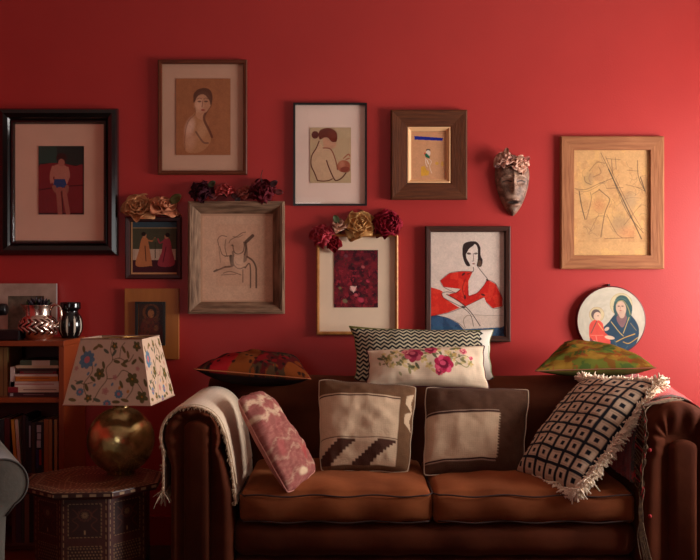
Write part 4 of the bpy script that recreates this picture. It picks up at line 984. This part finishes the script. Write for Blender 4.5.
def softbox(x0, x1, y0, y1, z0, z1, r, crown=.0, front=.0, n=(60, 40, 10), seed=0, wob=.003):
    """upholstered block: rounded edges, crowned top, slightly bulged front"""
    cx, cy, cz = (x0 + x1) / 2, (y0 + y1) / 2, (z0 + z1) / 2; hx, hy, hz = (x1 - x0) / 2, (y1 - y0) / 2, (z1 - z0) / 2
    mb = MB(); vs = []; fs = []
    def face(na, nb, fn):
        off = len(vs)
        for j in range(nb):
            for i in range(na): vs.append(fn(2 * i / (na - 1) - 1, 2 * j / (nb - 1) - 1))
        fs.extend(gridfaces(na, nb, off))
    a, b, c_ = n
    face(a, b, lambda u, v: (u, v, 1)); face(a, b, lambda u, v: (u, -v, -1)); face(a, c_, lambda u, v: (u, -1, v)); face(a, c_, lambda u, v: (-u, 1, v))
    face(b, c_, lambda u, v: (1, u, v)); face(b, c_, lambda u, v: (-1, -u, v))
    p = np.array(vs, float); q_ = np.array([hx, hy, hz]); w = p * q_
    inner = np.clip(w, -(q_ - r), q_ - r); d = w - inner; L = np.linalg.norm(d, axis=1)[:, None]; out = np.where(L > 1e-9, inner + d / np.maximum(L, 1e-9) * r, w)
    u_, v_ = p[:, 0], p[:, 1]
    top = np.clip(p[:, 2], 0, 1)
    out[:, 2] += top * crown * np.maximum(0, (1 - u_ ** 4)) ** .6 * np.maximum(0, (1 - v_ ** 4)) ** .6
    fr_ = np.clip(-p[:, 1], 0, 1) ** 3
    out[:, 1] -= fr_ * front * (1 - p[:, 2] ** 2) * (1 - u_ ** 6)
    ph = seed * 1.7
    out[:, 2] += wob * np.sin(out[:, 0] * 17 + ph + out[:, 1] * 9) * np.sin(out[:, 1] * 13 + ph) + wob * .5 * np.sin(out[:, 0] * 41 + ph * 3)
    out[:, 1] += wob * np.sin(out[:, 0] * 23 + ph) * fr_
    return out + np.array([cx, cy, cz]), fs
def weld(o):
    md = o.modifiers.new('weld', 'WELD'); md.merge_threshold = .0006
# deck / front border and lower rail
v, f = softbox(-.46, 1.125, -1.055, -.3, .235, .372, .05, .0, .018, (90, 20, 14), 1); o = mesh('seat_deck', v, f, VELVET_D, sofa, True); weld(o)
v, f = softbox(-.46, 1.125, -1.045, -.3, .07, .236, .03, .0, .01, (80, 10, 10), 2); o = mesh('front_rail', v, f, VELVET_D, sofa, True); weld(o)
for k, (x0, x1) in enumerate(((-.432, .322), (.326, 1.112))):
    v, f = softbox(x0, x1, -1.06, -.355, .374, .487, .022, .034, .02, (90, 60, 12), 3 + k, .0045)
    o = mesh('seat_cushion', v, f, VELVET, sofa, True); weld(o)
    o['label'] = 'left orange-brown seat cushion' if k == 0 else 'right orange-brown seat cushion'
    for z_, dy in ((.482, -.008), (.380, -.006)):
        path = [(x0 + .02 + (x1 - x0 - .04) * t, -1.06 + dy + .0035 * math.sin((x0 + (x1 - x0) * t) * 23 + (3 + k) * 1.7) - .003, z_ + .0035 * math.sin(t * 20 + k)) for t in np.linspace(0, 1, 40)]
        path = [(x0 - .001, -.7, z_), (x0 - .001, -1.02, z_)] + path + [(x1 + .001, -1.02, z_), (x1 + .001, -.7, z_)]
        MB().tube(path, .0032, 8).build('piping', PIPE, o, True)
for x in (-.62, 1.29):
    for y in (-.98, -.22):
        MB().lathe([(.0, 0), (.018, 0), (.028, .02), (.03, .045), (.024, .062), (.0, .063)], (x, y, 0), 20).build('foot', mat('dark_foot', (36, 18, 12), rough=.4), sofa, True)

# ================================================================== cushions
def cushion(name, corners, T, cv, label, nx=110, ny=110, pinch=.05, m=None, back=(90, 60, 50), pipe=None, pipe_r=.0035, puff=.55, wr=.0055, seed=0, sag=0, group='assorted cushions on the sofa', rnd=.035, bk=.8):
    TL, TR, BR_, BL = [np.array(c_, float) for c_ in corners]
    c0 = (TL + TR + BR_ + BL) / 4
    ex = (TR + BR_ - TL - BL); ey = (BL + BR_ - TL - TR); N = np.cross(ex, ey); N /= np.linalg.norm(N)
    if N[2] < -.5 or (N[1] > 0 and abs(N[2]) < .7): N = -N
    exn = ex / np.linalg.norm(ex); eyn = ey / np.linalg.norm(ey)
    U, V = np.meshgrid(np.linspace(-1, 1, nx), np.linspace(-1, 1, ny))
    # slight concave edges between the corners
    a = U * (1 - pinch * (1 - V ** 2) * (np.abs(U) ** 2)); b = V * (1 - pinch * (1 - U ** 2) * (np.abs(V) ** 2))
    cr_ = 1 - rnd * (np.abs(U) ** 8) * (np.abs(V) ** 8); a = a * cr_; b = b * cr_
    a = a * (1 + .006 * np.sin(V * 11 + seed)); b = b * (1 + .008 * np.sin(U * 9 + seed * 2))
    w = lambda s: (s + 1) / 2
    base = (TL * ((1 - w(a)) * (1 - w(b)))[..., None] + TR * (w(a) * (1 - w(b)))[..., None] + BR_ * (w(a) * w(b))[..., None] + BL * ((1 - w(a)) * w(b))[..., None])
    h = T * (np.clip(1 - np.abs(U) ** 2.6, 0, 1) ** puff) * (np.clip(1 - np.abs(V) ** 2.6, 0, 1) ** puff)
    wn = (fbm(ny, nx, 3.5, seed + 5, 3) - .5) * 2 * wr * 2.2 + wr * .8 * np.sin(U * 5 + V * 9 + seed) * np.abs(U * V)
    edge = np.clip((1 - np.abs(U)) * 6, 0, 1) * np.clip((1 - np.abs(V)) * 6, 0, 1)
    base = base + np.array([0, 0, -1.0]) * (sag * (1 - U ** 2) * (1 - V ** 2))[..., None]
    front = base + N * (h + wn * edge)[..., None]; bk_ = base - N * (h * bk)[..., None]
    nfr = nx * ny; idx = -np.ones((ny, nx), int); inn = np.zeros((ny, nx), bool); inn[1:-1, 1:-1] = True
    idx[~inn] = np.arange(nfr).reshape(ny, nx)[~inn]; idx[inn] = nfr + np.arange(inn.sum())
    v = np.concatenate([front.reshape(-1, 3), bk_[inn]]); f = gridfaces(nx, ny)
    for j in range(ny - 1):
        for i in range(nx - 1): f.append((idx[j, i], idx[j, i + 1], idx[j + 1, i + 1], idx[j + 1, i]))
    col = cv.sample(w(U), w(V)).reshape(-1, 3); cols = np.concatenate([col, np.tile(lin(back), (inn.sum(), 1))])
    o = mesh(name, v, f, m, None, True, cols=cols, origin=c0)
    tag(o, label, 'cushion', group)
    ring = np.concatenate([front[0, :-1], front[:-1, -1], front[-1, :0:-1], front[:0:-1, 0]])[::2]
    if pipe: MB().tube(ring, pipe_r, 6, True).build('piping', mat('piping_%d_%d_%d' % pipe, pipe, rough=.9), o, True)
    return o, dict(front=front, N=N, ring=ring, U=U, V=V)

WOOL = vmat('woven_wool', rough=.95, spec=.05, sheen=.04, bump=.35, bscale=260)
LINEN = vmat('cushion_linen', rough=.9, spec=.15, bump=.25, bscale=350)
VELP = vmat('patterned_velvet', rough=.9, spec=.04, sheen=.0, sheen_r=.35, bump=.1, bscale=90)

def weave(c, amt=.12, f1=1.6, f2=1.6):
    c.a *= (1 + amt * (np.sin(c.X * f1 * 2) * .5 + np.sin(c.Y * f2 * 2) * .5) + amt * 1.2 * (np.random.RandomState(2).rand(c.h, c.w) - .5))[..., None]; return c

# brown, left: beige field over a diagonal striped band
c = Canvas(0, 0, 100, 100, 3, (102, 72, 50), .15, 20, 4)
bg, dkb = (198, 170, 140), (74, 46, 36)
c.rect(-1, 24, 84, 96, bg)
c.rect(-1, 22.4, 84, 23.8, dkb); c.rect(-1, 69, 84, 70.4, dkb); c.rect(-1, 20.8, 84, 22.2, bg)
def stairs(xb, xt, w_):
    for k in range(9):
        t0 = k / 9; y0 = 71.5 + 24.5 * (1 - t0) - 24.5 / 9; xx = xb + (xt - xb) * t0; c.rect(xx, y0, xx + w_, y0 + 24.5 / 9 + .1, dkb)
stairs(-8, 22, 20); stairs(36, 66, 20)
c.rect(-1, 71.5, 4, 82, dkb, .0)
for y0 in (18, 40): c.poly([(91, y0), (99, y0 - 6), (96, y0 + 7), (99, y0 + 18), (90, y0 + 10)], bg, .9)
weave(c)
D1, D2 = 4.02, 4.27
cushion('wool_cushion', [P(318, 379, D2), P(417, 386, D2 - .01), P(409, 473, D1), P(320, 472, D1)], .075, c, 'square brown wool cushion with dark diagonal stripes below a beige field', 120, 120, .03, WOOL, (88, 62, 50), (196, 168, 140), .003, seed=1)
# brown, right: beige square low left
c = Canvas(0, 0, 100, 100, 3, (80, 54, 40), .15, 20, 6)
c.rect(-1, 38, 70, 87, bg); c.rect(-1, 35.6, 70, 37.6, (56, 30, 28)); c.rect(-1, 34.6, 70, 35.6, (176, 150, 130)); c.rect(-1, 87, 70, 88.8, (56, 30, 28)); c.rect(-1, 88.8, 70, 89.8, (170, 140, 120))
for k in range(16): c.rect(69, 38 + k * 3.1, 71.5, 39.5 + k * 3.1, bg)
weave(c)
cushion('wool_cushion', [P(425, 387, D2), P(530, 389, D2 + .02), P(523, 475, D1 + .02), P(423, 476, D1)], .075, c, 'square brown wool cushion with one plain beige rectangle and pale piping', 120, 120, .03, WOOL, (80, 56, 46), (200, 176, 150), .0032, seed=2)

# pink ikat
c = Canvas(0, 0, 60, 100, 3, (150, 88, 80), .15, 14, 3)
n = c.n(4, 31); n2 = c.n(12, 6, ay=3)
for k, (y0, ph) in enumerate(((8, 0), (24, 1), (52, 2), (66, .5), (86, 1.5))):
    zz = y0 + 7 * np.abs(((c.X + n * 14 + ph * 9) / 12) % 2 - 1) + (n2 - .5) * 7
    c.blend(np.clip(1 - np.abs(c.Y - zz) / (5.0 if k < 2 else 2.0), 0, 1) * 1.5, (206, 174, 144), (.85 if k < 2 else .45))
c.mask((n2 > .6) & (c.Y > 40), (170, 112, 98), .5); c.mask(n2 < .36, (136, 66, 64), .5)
c.ell(12, 62, 5, 9, (164, 84, 80), .7, 30, .6); c.ell(42, 78, 5, 8, (164, 62, 62), .7, -30, .6); c.ell(26, 92, 8, 3, (222, 196, 160), .8, 10, .5)
cushion('ikat_cushion', [P(237, 400, 3.86), P(262, 391, 4.12), P(316, 470, 3.96), P(288, 494, 3.72)], .060, c, 'dusty pink cushion with faded cream ikat markings, leaning on the left arm', 80, 130, -.02, LINEN, (176, 110, 100), (196, 130, 116), .0025, seed=3, puff=.45, wr=.006)

# black and cream squares cushion with a thick fringe
c = Canvas(0, 0, 60, 96, 4, (186, 160, 132), .1, 30, 3)
for i in range(6):
    for j in range(9):
        x, y = i * 10, 3 + j * 10.4
        c.rect(x + 1.6, y + 1.6, x + 8.6, y + 9.0, (198, 172, 146)); c.rect(x + 3.9, y + 3.7, x + 6.6, y + 6.8, (26, 28, 36))
        c.rect(x + 1.9, y + 1.9, x + 8.4, y + 2.5, (150, 126, 104), .7); c.rect(x + 1.9, y + 8.1, x + 8.4, y + 8.7, (150, 126, 104), .7)
for i in range(7): c.rect(i * 10 - 1.1, 0, i * 10 + 1.1, 96, (28, 30, 38))
for j in range(10): c.rect(0, 2 + j * 10.4, 60, 4.0 + j * 10.4, (28, 30, 38))
weave(c, .1)
GC = [P(582, 380, 4.22), P(658, 383, 3.92), P(577, 492, 3.72), P(516, 471, 4.01)]
o, inf = cushion('checked_cushion', GC, .085, c, 'large cream and black squares cushion with thick cream fringe, on the right arm', 130, 180, .0, LINEN, (60, 62, 74), None, seed=4, puff=.5, rnd=.0)
fr_ = inf['front']; rs = np.random.RandomState(9)
def fringe(path, N, out, nper, L, r, name, parent, col, curl=.4, m=None):
    mb = MB(); path = np.array(path)
    seg = np.r_[0, np.cumsum(np.linalg.norm(np.diff(path, axis=0), axis=1))]
    for t in np.linspace(0, seg[-1], nper):
        b = np.array([np.interp(t, seg, path[:, k]) for k in range(3)]) + rs.normal(0, .003, 3)
        d = out(b) + rs.normal(0, .30, 3) + N * rs.uniform(-.2, .6); d /= np.linalg.norm(d); l_ = L * rs.uniform(.6, 1.2)
        side = rs.normal(0, 1, 3) * curl * l_ * .5
        mb.tube([b, b + d * l_ * .5 + side * .5, b + d * l_ + side + np.array([0, 0, -.15 * l_])], [r, r * 1.15, r * .7], 5)
    return mb.build(name, m or mat('fringe_%d_%d_%d' % col, col, rough=.95), parent, True)
cc = inf['front'].reshape(-1, 3).mean(0)
outd = lambda b: (b - cc) / np.linalg.norm(b - cc)
ed = np.concatenate([fr_[0, :], fr_[1:, -1], fr_[-1, ::-1][:40]])
fringe(fr_[:, -1], inf['N'], outd, 3000, .021, .0034, 'fringe', o, (236, 214, 188), .9)
fringe(fr_[0, :], inf['N'], outd, 900, .016, .003, 'fringe', o, (236, 214, 188), .9)
fringe(fr_[-1, -90:], inf['N'], outd, 1300, .019, .0034, 'fringe', o, (236, 214, 188), .9)
for p_ in (fr_[0, 0] + np.array([.004, 0, .004]), fr_[0, -1]):
    fringe([p_, p_ + np.array([.012, 0, -.004])], inf['N'], outd, 300, .020, .0036, 'fringe', o, (236, 214, 188), 1.1)

# long zigzag cushion standing on the back
c = Canvas(0, 0, 150, 64, 5, (190, 178, 148), .08, 40, 3)
zz = (c.Y + 3.2 * np.abs(((c.X) / 4.2) % 2 - 1)) / 4.6
c.mask((zz % 1.0) < .56, (26, 28, 32))
c.mask(c.Y < 2.6, (104, 104, 52)); c.mask((c.Y < 1.4) & ((c.X % 6) < 2), (60, 60, 40))
c.mask(c.X > 137, (216, 206, 190)); 
for k in range(9): c.poly([(137, 3 + k * 7), (137, 9 + k * 7), (140.5, 6 + k * 7)], (34, 36, 40))
c.poly([(141, 60), (150, 54), (150, 64), (140, 64)], (40, 42, 46)); c.line([(148, 20), (149, 50)], 1, (150, 160, 120)); weave(c, .06)
cushion('zigzag_cushion', [P(351, 327, 4.63), P(492, 330, 4.60), P(496, 386, 4.49), P(354, 384, 4.49)], .06, c, 'long black and cream zigzag cushion upright behind the rose cushion', 300, 130, .06, LINEN, (60, 56, 40), (110, 108, 56), .0025, seed=5, wr=.006, rnd=-.025)

# needlepoint roses
c = Canvas(0, 0, 120, 42, 6, (218, 194, 166), .06, 40, 3)
q = lambda x, y: ((x - 366) / 124 * 120, (y - 346) / 42 * 42)
def nrose(x, y, r, cl_=((176, 46, 78), (206, 84, 104), (126, 24, 50))):
    X, Y = q(x, y)
    for k in range(7): a = 2 * PI * k / 7; c.ell(X + r * .55 * math.cos(a), Y + r * .5 * math.sin(a), r * .5, r * .42, cl_[k % 2], 1, math.degrees(a))
    c.ell(X, Y, r * .5, r * .45, cl_[2]); c.ell(X - .1 * r, Y - .1 * r, r * .32, r * .25, cl_[1]); c.line([(X - r * .7, Y), (X, Y + r * .55), (X + r * .7, Y)], .6, cl_[2], .8)
gr1, gr2, yl = (92, 92, 52), (128, 122, 70), (196, 164, 96)
for x, y, r in ((388, 362, 5), (396, 354, 4), (404, 366, 4.5), (424, 364, 5), (392, 370, 4), (402, 358, 3.5), (430, 371, 4), (450, 357, 4), (459, 352, 3.5), (474, 367, 3.5), (415, 373, 4), (383, 356, 3), (440, 354, 3)):
    X, Y = q(x, y)
    for k in range(5): a = 2 * PI * k / 5 + x; c.ell(X + r * .5 * math.cos(a), Y + r * .45 * math.sin(a), r * .5, r * .3, [yl, (206, 182, 120), gr2][k % 3], .85, math.degrees(a))
for x, y, a in ((409, 349, 20), (403, 352, -30), (418, 371, 60), (424, 353, 40), (386, 366, 80), (412, 372, 0), (436, 361, 50), (428, 358, 0), (456, 352, -20), (462, 351, 10), (442, 357, 70), (455, 360, 20), (399, 369, 30), (440, 352, 0), (379, 361, 30), (410, 376, 80), (452, 362, 0)):
    X, Y = q(x, y); c.ell(X, Y, 3.6, 1.4, [gr1, (70, 76, 48), gr2][int(x) % 3], .9, a)
c.line([q(444, 362), q(455, 364), q(466, 360), q(474, 362)], .7, gr1); c.line([q(456, 364), q(468, 371), q(474, 366)], .7, gr2); c.line([q(380, 358), q(384, 366), q(388, 372)], .7, gr2)
rl = np.random.RandomState(21)
for k in range(46):
    t_ = rl.rand(); x = 378 + 98 * t_; y = 362 + rl.normal(0, 5.5) * (1.1 - .5 * t_); X, Y = q(x, y)
    c.ell(X, Y, 1.6 + 2.2 * rl.rand(), .9 + .6 * rl.rand(), [gr1, yl, gr2, (206, 182, 120), (84, 90, 56)][k % 5], .8, rl.rand() * 180)
RC = ((158, 46, 72), (190, 86, 100), (116, 26, 50))
nrose(414.5, 358.5, 9.5, RC); nrose(406, 355, 4, ((206, 120, 120), (222, 150, 140), (176, 46, 78))); nrose(433, 353, 6.5); nrose(445, 369.5, 9.5, ((166, 30, 66), (206, 74, 104), (110, 18, 44))); nrose(467, 355, 4, ((206, 100, 110), (226, 150, 140), (170, 50, 80))); nrose(475, 362, 2.2, ((206, 90, 110), (216, 130, 130), (170, 40, 70))); nrose(440, 377, 4)
weave(c, .05)
cushion('rose_cushion', [P(367, 350.5, 4.42), P(484, 346, 4.40), P(489.5, 389, 4.29), P(366, 386, 4.30)], .055, c, 'long cream needlepoint cushion with pink roses, in front of the zigzag one', 260, 90, .05, LINEN, (70, 20, 26), (78, 20, 30), .0035, seed=6, wr=.006, rnd=-.0)

# dark red ikat velvet lying flat at the left
c = Canvas(0, 0, 120, 60, 4, (70, 18, 17), .3, 10, 3)
n = c.n(4, 17); n2 = c.n(7, 19)
c.mask(n > .56, (40, 24, 20), .9); c.mask((n2 > .66), (110, 50, 20), .85); c.mask((n2 < .36), (110, 18, 20), .8); c.mask(np.abs(n - .5) < .025, (60, 44, 28), .9)
c.poly([(34, 60), (40, 18), (62, 22), (56, 60)], (112, 54, 22), .9, True); c.poly([(94, 60), (98, 44), (112, 46), (120, 58)], (112, 54, 22), .9, True); c.poly([(16, 60), (24, 30), (38, 40), (34, 60)], (140, 20, 26), .9, True)
for i in range(60):
    c.ell(RNG.rand() * 120, RNG.rand() * 60, 1.8, 2.2, (28, 18, 16), .9)
cushion('ikat_velvet_cushion', [P(232, 362, 4.62), P(297, 358, 4.62), P(311, 379, 4.34), P(193, 369, 4.28)], .07, c, 'dark red and orange ikat velvet cushion lying on the left end of the sofa back', 130, 90, .02, VELP, (26, 16, 16), (150, 80, 40), .0028, seed=7, sag=.0, rnd=0, bk=1.15)
# green velvet lying flat at the right
c = Canvas(0, 0, 100, 60, 4, (112, 80, 26), .25, 10, 3)
n = c.n(4, 27, ay=2); n2 = c.n(6, 29, ay=2)
c.mask(n > .55, (74, 80, 28), .9); c.mask(n2 > .6, (52, 68, 28), .9); c.mask((n2 < .37), (96, 52, 20), .8); c.mask((n < .36), (120, 88, 30), .8); c.mask(np.abs(c.n(8, 33) - .32) < .03, (120, 40, 24), .6)
cushion('green_velvet_cushion', [P(565, 342, 4.64), P(630, 356, 4.62), P(656, 368, 4.34), P(535, 371, 4.28)], .062, c, 'olive green and rust velvet cushion lying on the sofa back below the round plaque', 130, 90, .02, VELP, (70, 66, 30), (110, 60, 30), .0028, seed=8, rnd=0, bk=1.1)

# ================================================================== throws
def drape(cx, s, y0, y1, a_out, a_in, z_out, z_in, off, n=(60, 110), seed=0, frontslope=None, amp=.005, R=.112, lift=0.0):
    """cloth lying over an arm; runs from the outer hem over the roll to the inner hem"""
    pr = []
    for z in np.linspace(z_out, .66, 14): pr.append((-.10 - off * 1.2, z))
    for a in np.linspace(195, 18, 40): pr.append(((R + off) * math.cos(math.radians(a)), .712 + (R + off) * math.sin(math.radians(a))))
    for z in np.linspace(.735, z_in, 22)[1:]: pr.append((np.interp(z, [.36, .50, .62, .70, .745], [.164, .157, .140 + (R - .112) * .4, .122 + (R - .112) * .9, R - .002]) + off, z))
    pr = np.array(pr); seg = np.r_[0, np.cumsum(np.hypot(*np.diff(pr, axis=0).T))]; nu, nv = n
    t = np.linspace(0, seg[-1], nv); X = np.interp(t, seg, pr[:, 0]); Zz = np.interp(t, seg, pr[:, 1])
    Nx = np.gradient(Zz); Nz = -np.gradient(X); Ln = np.hypot(Nx, Nz); Nx, Nz = -Nx / Ln, -Nz / Ln
    v = np.zeros((nv, nu, 3)); tt = t / seg[-1]
    for i in range(nu):
        u = i / (nu - 1)
        ya = y0 + (frontslope(tt) if frontslope is not None else 0); y = ya + (y1 - ya) * u
        w = amp * (np.sin(y * 34 + tt * 7 + seed) + .6 * np.sin(y * 61 + tt * 13 + seed * 2)) * (.2 + 1.0 * np.abs(tt - .45) ** 1.0 * 1.6)
        w = np.abs(w) + .0
        v[:, i, 0] = cx + s * (X + Nx * w); v[:, i, 1] = y; v[:, i, 2] = Zz + Nz * w + lift * min(1, u * 2.2) * np.clip(np.sin(PI * np.clip((tt - .12) / .62, 0, 1)), 0, 1) ** .7
    return v, tt
def cloth(name, v, m, cols, label, cat, th=.004):
    nv, nu = v.shape[:2]
    o = mesh(name, v.reshape(-1, 3), gridfaces(nu, nv), m, None, True, cols=cols)
    md = o.modifiers.new('s', 'SOLIDIFY'); md.thickness = th; md.offset = 0
    tag(o, label, cat); return o
slope = lambda t: np.interp(t, [0, .35, .6, 1], [-.0, -.0, .015, .03])
v, tt = drape(-.613, 1, -1.085, -.42, 0, 0, .50, .445, .006, (70, 130), 1, slope, .0035)
c = Canvas(0, 0, 100, 100, 2, (222, 198, 170), .06, 40, 3); weave(c, .08)
U, V = np.meshgrid(np.linspace(0, 1, 70), np.linspace(0, 1, 130))
THR = vmat('throw_weave', rough=.95, spec=.1, sheen=.2, bump=.4, bscale=300)
o = cloth('cream_throw', v, THR, c.sample(U, V).reshape(-1, 3), 'cream woven throw with a frayed edge draped over the left sofa arm', 'throw', .007)
# a second folded layer edge just inside
v2, _ = drape(-.613, 1, -1.068, -.44, 0, 0, .56, .52, .014, (50, 110), 4, slope, .0025)
v2 = v2[12:]
U2, V2 = np.meshgrid(np.linspace(0, 1, 50), np.linspace(0, 1, v2.shape[0]))
o2 = mesh('folded_layer', v2.reshape(-1, 3), gridfaces(50, v2.shape[0]), THR, o, True, cols=c.sample(U2, V2).reshape(-1, 3)); o2.modifiers.new('s', 'SOLIDIFY').thickness = .004
dn = lambda b: np.array([0, -.3, -1.0])
fringe(v[0, :, :], np.array([-1.0, 0, 0]), dn, 220, .05, .0016, 'fringe', o, (206, 180, 150), .3)
fringe(v[:, 0, :], np.array([0, -.6, 0]), lambda b: np.array([0, -.8, -.5]), 420, .011, .001, 'frayed_edge', o, (196, 160, 126), .5)

c = Canvas(0, 0, 100, 100, 3, (208, 66, 62), .15, 30, 3)
n = c.n(20, 3); c.mask(n > .62, (206, 110, 100), .5); c.mask(n < .34, (130, 26, 34), .6)
c.mask(c.X < 4.5, (92, 62, 42)); c.mask((c.X < 4.5) & (c.n(50, 4) > .5), (54, 32, 24)); c.mask((c.X < 4.5) & (c.n(40, 14) > .62), (150, 34, 34)); c.line([(5, 0), (5, 100)], .9, (60, 24, 22), 1, False)
slope2 = lambda t: np.interp(t, [0, .3, .55, .8, 1], [.03, .03, .05, .03, .0])
v, tt = drape(1.283, -1, -1.03, -.36, 0, 0, .60, .52, .008, (90, 150), 3, slope2, R=.133, lift=.035)
U, V = np.meshgrid(np.linspace(0, 1, 90), np.linspace(0, 1, 150))
o = cloth('red_throw', v, THR, c.sample(U, V).reshape(-1, 3), 'red patterned throw with a dark fringed border draped over the right sofa arm', 'throw', .006)
# dark knotted fringe hanging from the inner front corner
mb = MB(); mr = MB()
for k in range(34):
    t = k / 33; b = v[int(60 + t * 89), 0].copy() + np.array([-.004, -.008, 0]); 
    L = .16 + .13 * rs.rand() if t > .5 else .10; ztop_ = b[2]; xx = b[0] 
    path = [b]; x, y, z = b
    for j in range(7):
        z -= L / 7; inx = 1.283 - np.interp(z, [.36, .50, .62, .66, .712], [.164, .158, .150, .140, .135]) - .012
        x = inx + rs.normal(0, .004); y = -1.062 - .012 * rs.rand() - .012; path.append((x + .02 * t, y, z))
    (mr if k % 9 == 4 else mb).tube(smooth_curve(path, 3), .0022, 5)
for zz in (.655, .40):
    mr.lathe([(0, 0), (.006, .002), (.008, .008), (.006, .014), (0, .016)], (1.283 - .135 + rs.normal(0, .006), -1.09, zz), 8)
for k in range(14):
    xk = 1.10 + .008 * (k % 5) + rs.normal(0, .003); path = [(1.128 + rs.normal(0, .004), -1.08, .50), (1.125 + rs.normal(0, .005), -1.088, .42), (xk + .012, -1.09, .33), (xk + .03 + rs.normal(0, .006), -1.092, .245 - .02 * rs.rand())]
    mb.tube(smooth_curve(path, 4), .0022, 5)
mb.build('fringe', mat('dark_fringe', (70, 46, 34), (110, 84, 56), scale=80, rough=.95), o, True)
mr.build('red_tassels', mat('red_wool', (150, 26, 30), rough=.95), o, True)

# ================================================================== grey armchair at the left edge
ARX, ARD, ARZ = P(2, 484, 2.92)[0], 2.92, P(2, 484, 2.92)[2]
GREY = mat('grey_velvet', (96, 88, 78), (80, 74, 66), scale=8, rough=.75, sheen=.35, sheen_r=.4, spec=.2, bump=.1, bscale=80)
ay0 = -4.8 + ARD; ay1 = ay0 + .70
ac = thing('armchair', (ARX, ay0, 0), 'grey velvet armchair cut off by the left edge, only its rolled arm showing', 'armchair')
ra = .077
def garm(cx, s):
    p = [(-.06, .12), (-.06, ARZ - .085)] + [(ra * math.cos(math.radians(a)), ARZ + ra * math.sin(math.radians(a))) for a in np.linspace(215, -60, 40)] + [(.012, ARZ - .10), (.008, ARZ - .2), (.008, .12)]
    p = np.array(p); p[:, 0] *= s; N = len(p); rings = []
    for y, q_ in ((ay1, 0), (ay0 + .012, 0), (ay0 + .004, .01), (ay0, .04), (ay0 - .002, .1)):
        b = p.copy(); b[:, 0] = p[:, 0] * (1 - q_); b[:, 1] = ARZ + (p[:, 1] - ARZ) * (1 - q_ * (p[:, 1] > ARZ - .1)); rings.append(np.stack([cx + b[:, 0], np.full(N, y), b[:, 1]], 1))
    v = np.concatenate(rings); f = [(i * N + k, i * N + (k + 1) % N, (i + 1) * N + (k + 1) % N, (i + 1) * N + k) for i in range(4) for k in range(N)] + [tuple(range(N)), tuple(4 * N + k for k in range(N))]
    o = mesh('arm', v, f, GREY, ac, True)
    MB().tube(np.array([(cx + b_[0] * .97, ay0 - .001, ARZ + (b_[1] - ARZ) * .97) for b_ in p[2:43]]), .0035, 6).build('piping', mat('grey_piping', (66, 60, 54), rough=.8), o, True)
garm(ARX, 1); garm(ARX - .78, -1)
v, f = softbox(ARX - .72, ARX - .058, ay0 + .01, ay1 - .12, .12, .30, .03, 0, .01, (20, 20, 8)); o = mesh('seat_base', v, f, GREY, ac, True); weld(o)
v, f = softbox(ARX - .715, ARX - .063, ay0 + .0, ay1 - .14, .302, .43, .04, .02, .015, (30, 30, 10)); o = mesh('seat_cushion', v, f, GREY, ac, True); weld(o)
v, f = softbox(ARX - .72, ARX - .058, ay1 - .13, ay1 + .04, .12, .80, .06, 0, .01, (30, 10, 30)); o = mesh('backrest', v, f, GREY, ac, True); weld(o)
for x in (ARX - .03, ARX - .75):
    for y in (ay0 + .05, ay1 - .05): MB().lathe([(0, 0), (.014, 0), (.024, .119), (0, .12)], (x, y, 0), 16).build('leg', mat('dark_foot', (36, 18, 12)), ac, True)

ac.rotation_euler = (0, 0, math.radians(27))

# ================================================================== camera, light
cam = bpy.data.cameras.new('camera'); co = bpy.data.objects.new('camera', cam); COL.objects.link(co)
co.location = CAM; co.rotation_euler = (PI / 2, 0, 0); cam.sensor_width = 36; cam.lens = F / 700 * 36
bpy.context.scene.camera = co
def area(name, loc, size, power, target, color=(1, 1, 1), spread=180):
    l = bpy.data.lights.new(name, 'AREA'); l.shape = 'RECTANGLE'; l.size, l.size_y = size; l.energy = power; l.color = color; l.spread = math.radians(spread)
    o = bpy.data.objects.new(name, l); COL.objects.link(o); o.location = loc
    d = Vector(target) - Vector(loc); o.rotation_euler = d.to_track_quat('-Z', 'Y').to_euler(); return o
area('window_daylight', (XR + .12, (WY0 + WY1) / 2, (WZ0 + WZ1) / 2), (WY1 - WY0, WZ1 - WZ0), 152, (XR - 2, (WY0 + WY1) / 2, (WZ0 + WZ1) / 2), (1.0, .95, .91))
area('front_window_daylight', (-.9, YF - .12, 1.6), (1.2, 1.4), 9, (-.9, 0, 1.2), (1.0, .93, .86))
w = bpy.data.worlds.new('world'); w.use_nodes = True; bpy.context.scene.world = w
w.node_tree.nodes['Background'].inputs[0].default_value = (.8, .85, .9, 1); w.node_tree.nodes['Background'].inputs[1].default_value = 1.0
sc = bpy.context.scene
sc.view_settings.view_transform = 'Standard'; sc.view_settings.look = 'None'; sc.view_settings.gamma = 1; sc.view_settings.exposure = 0.0
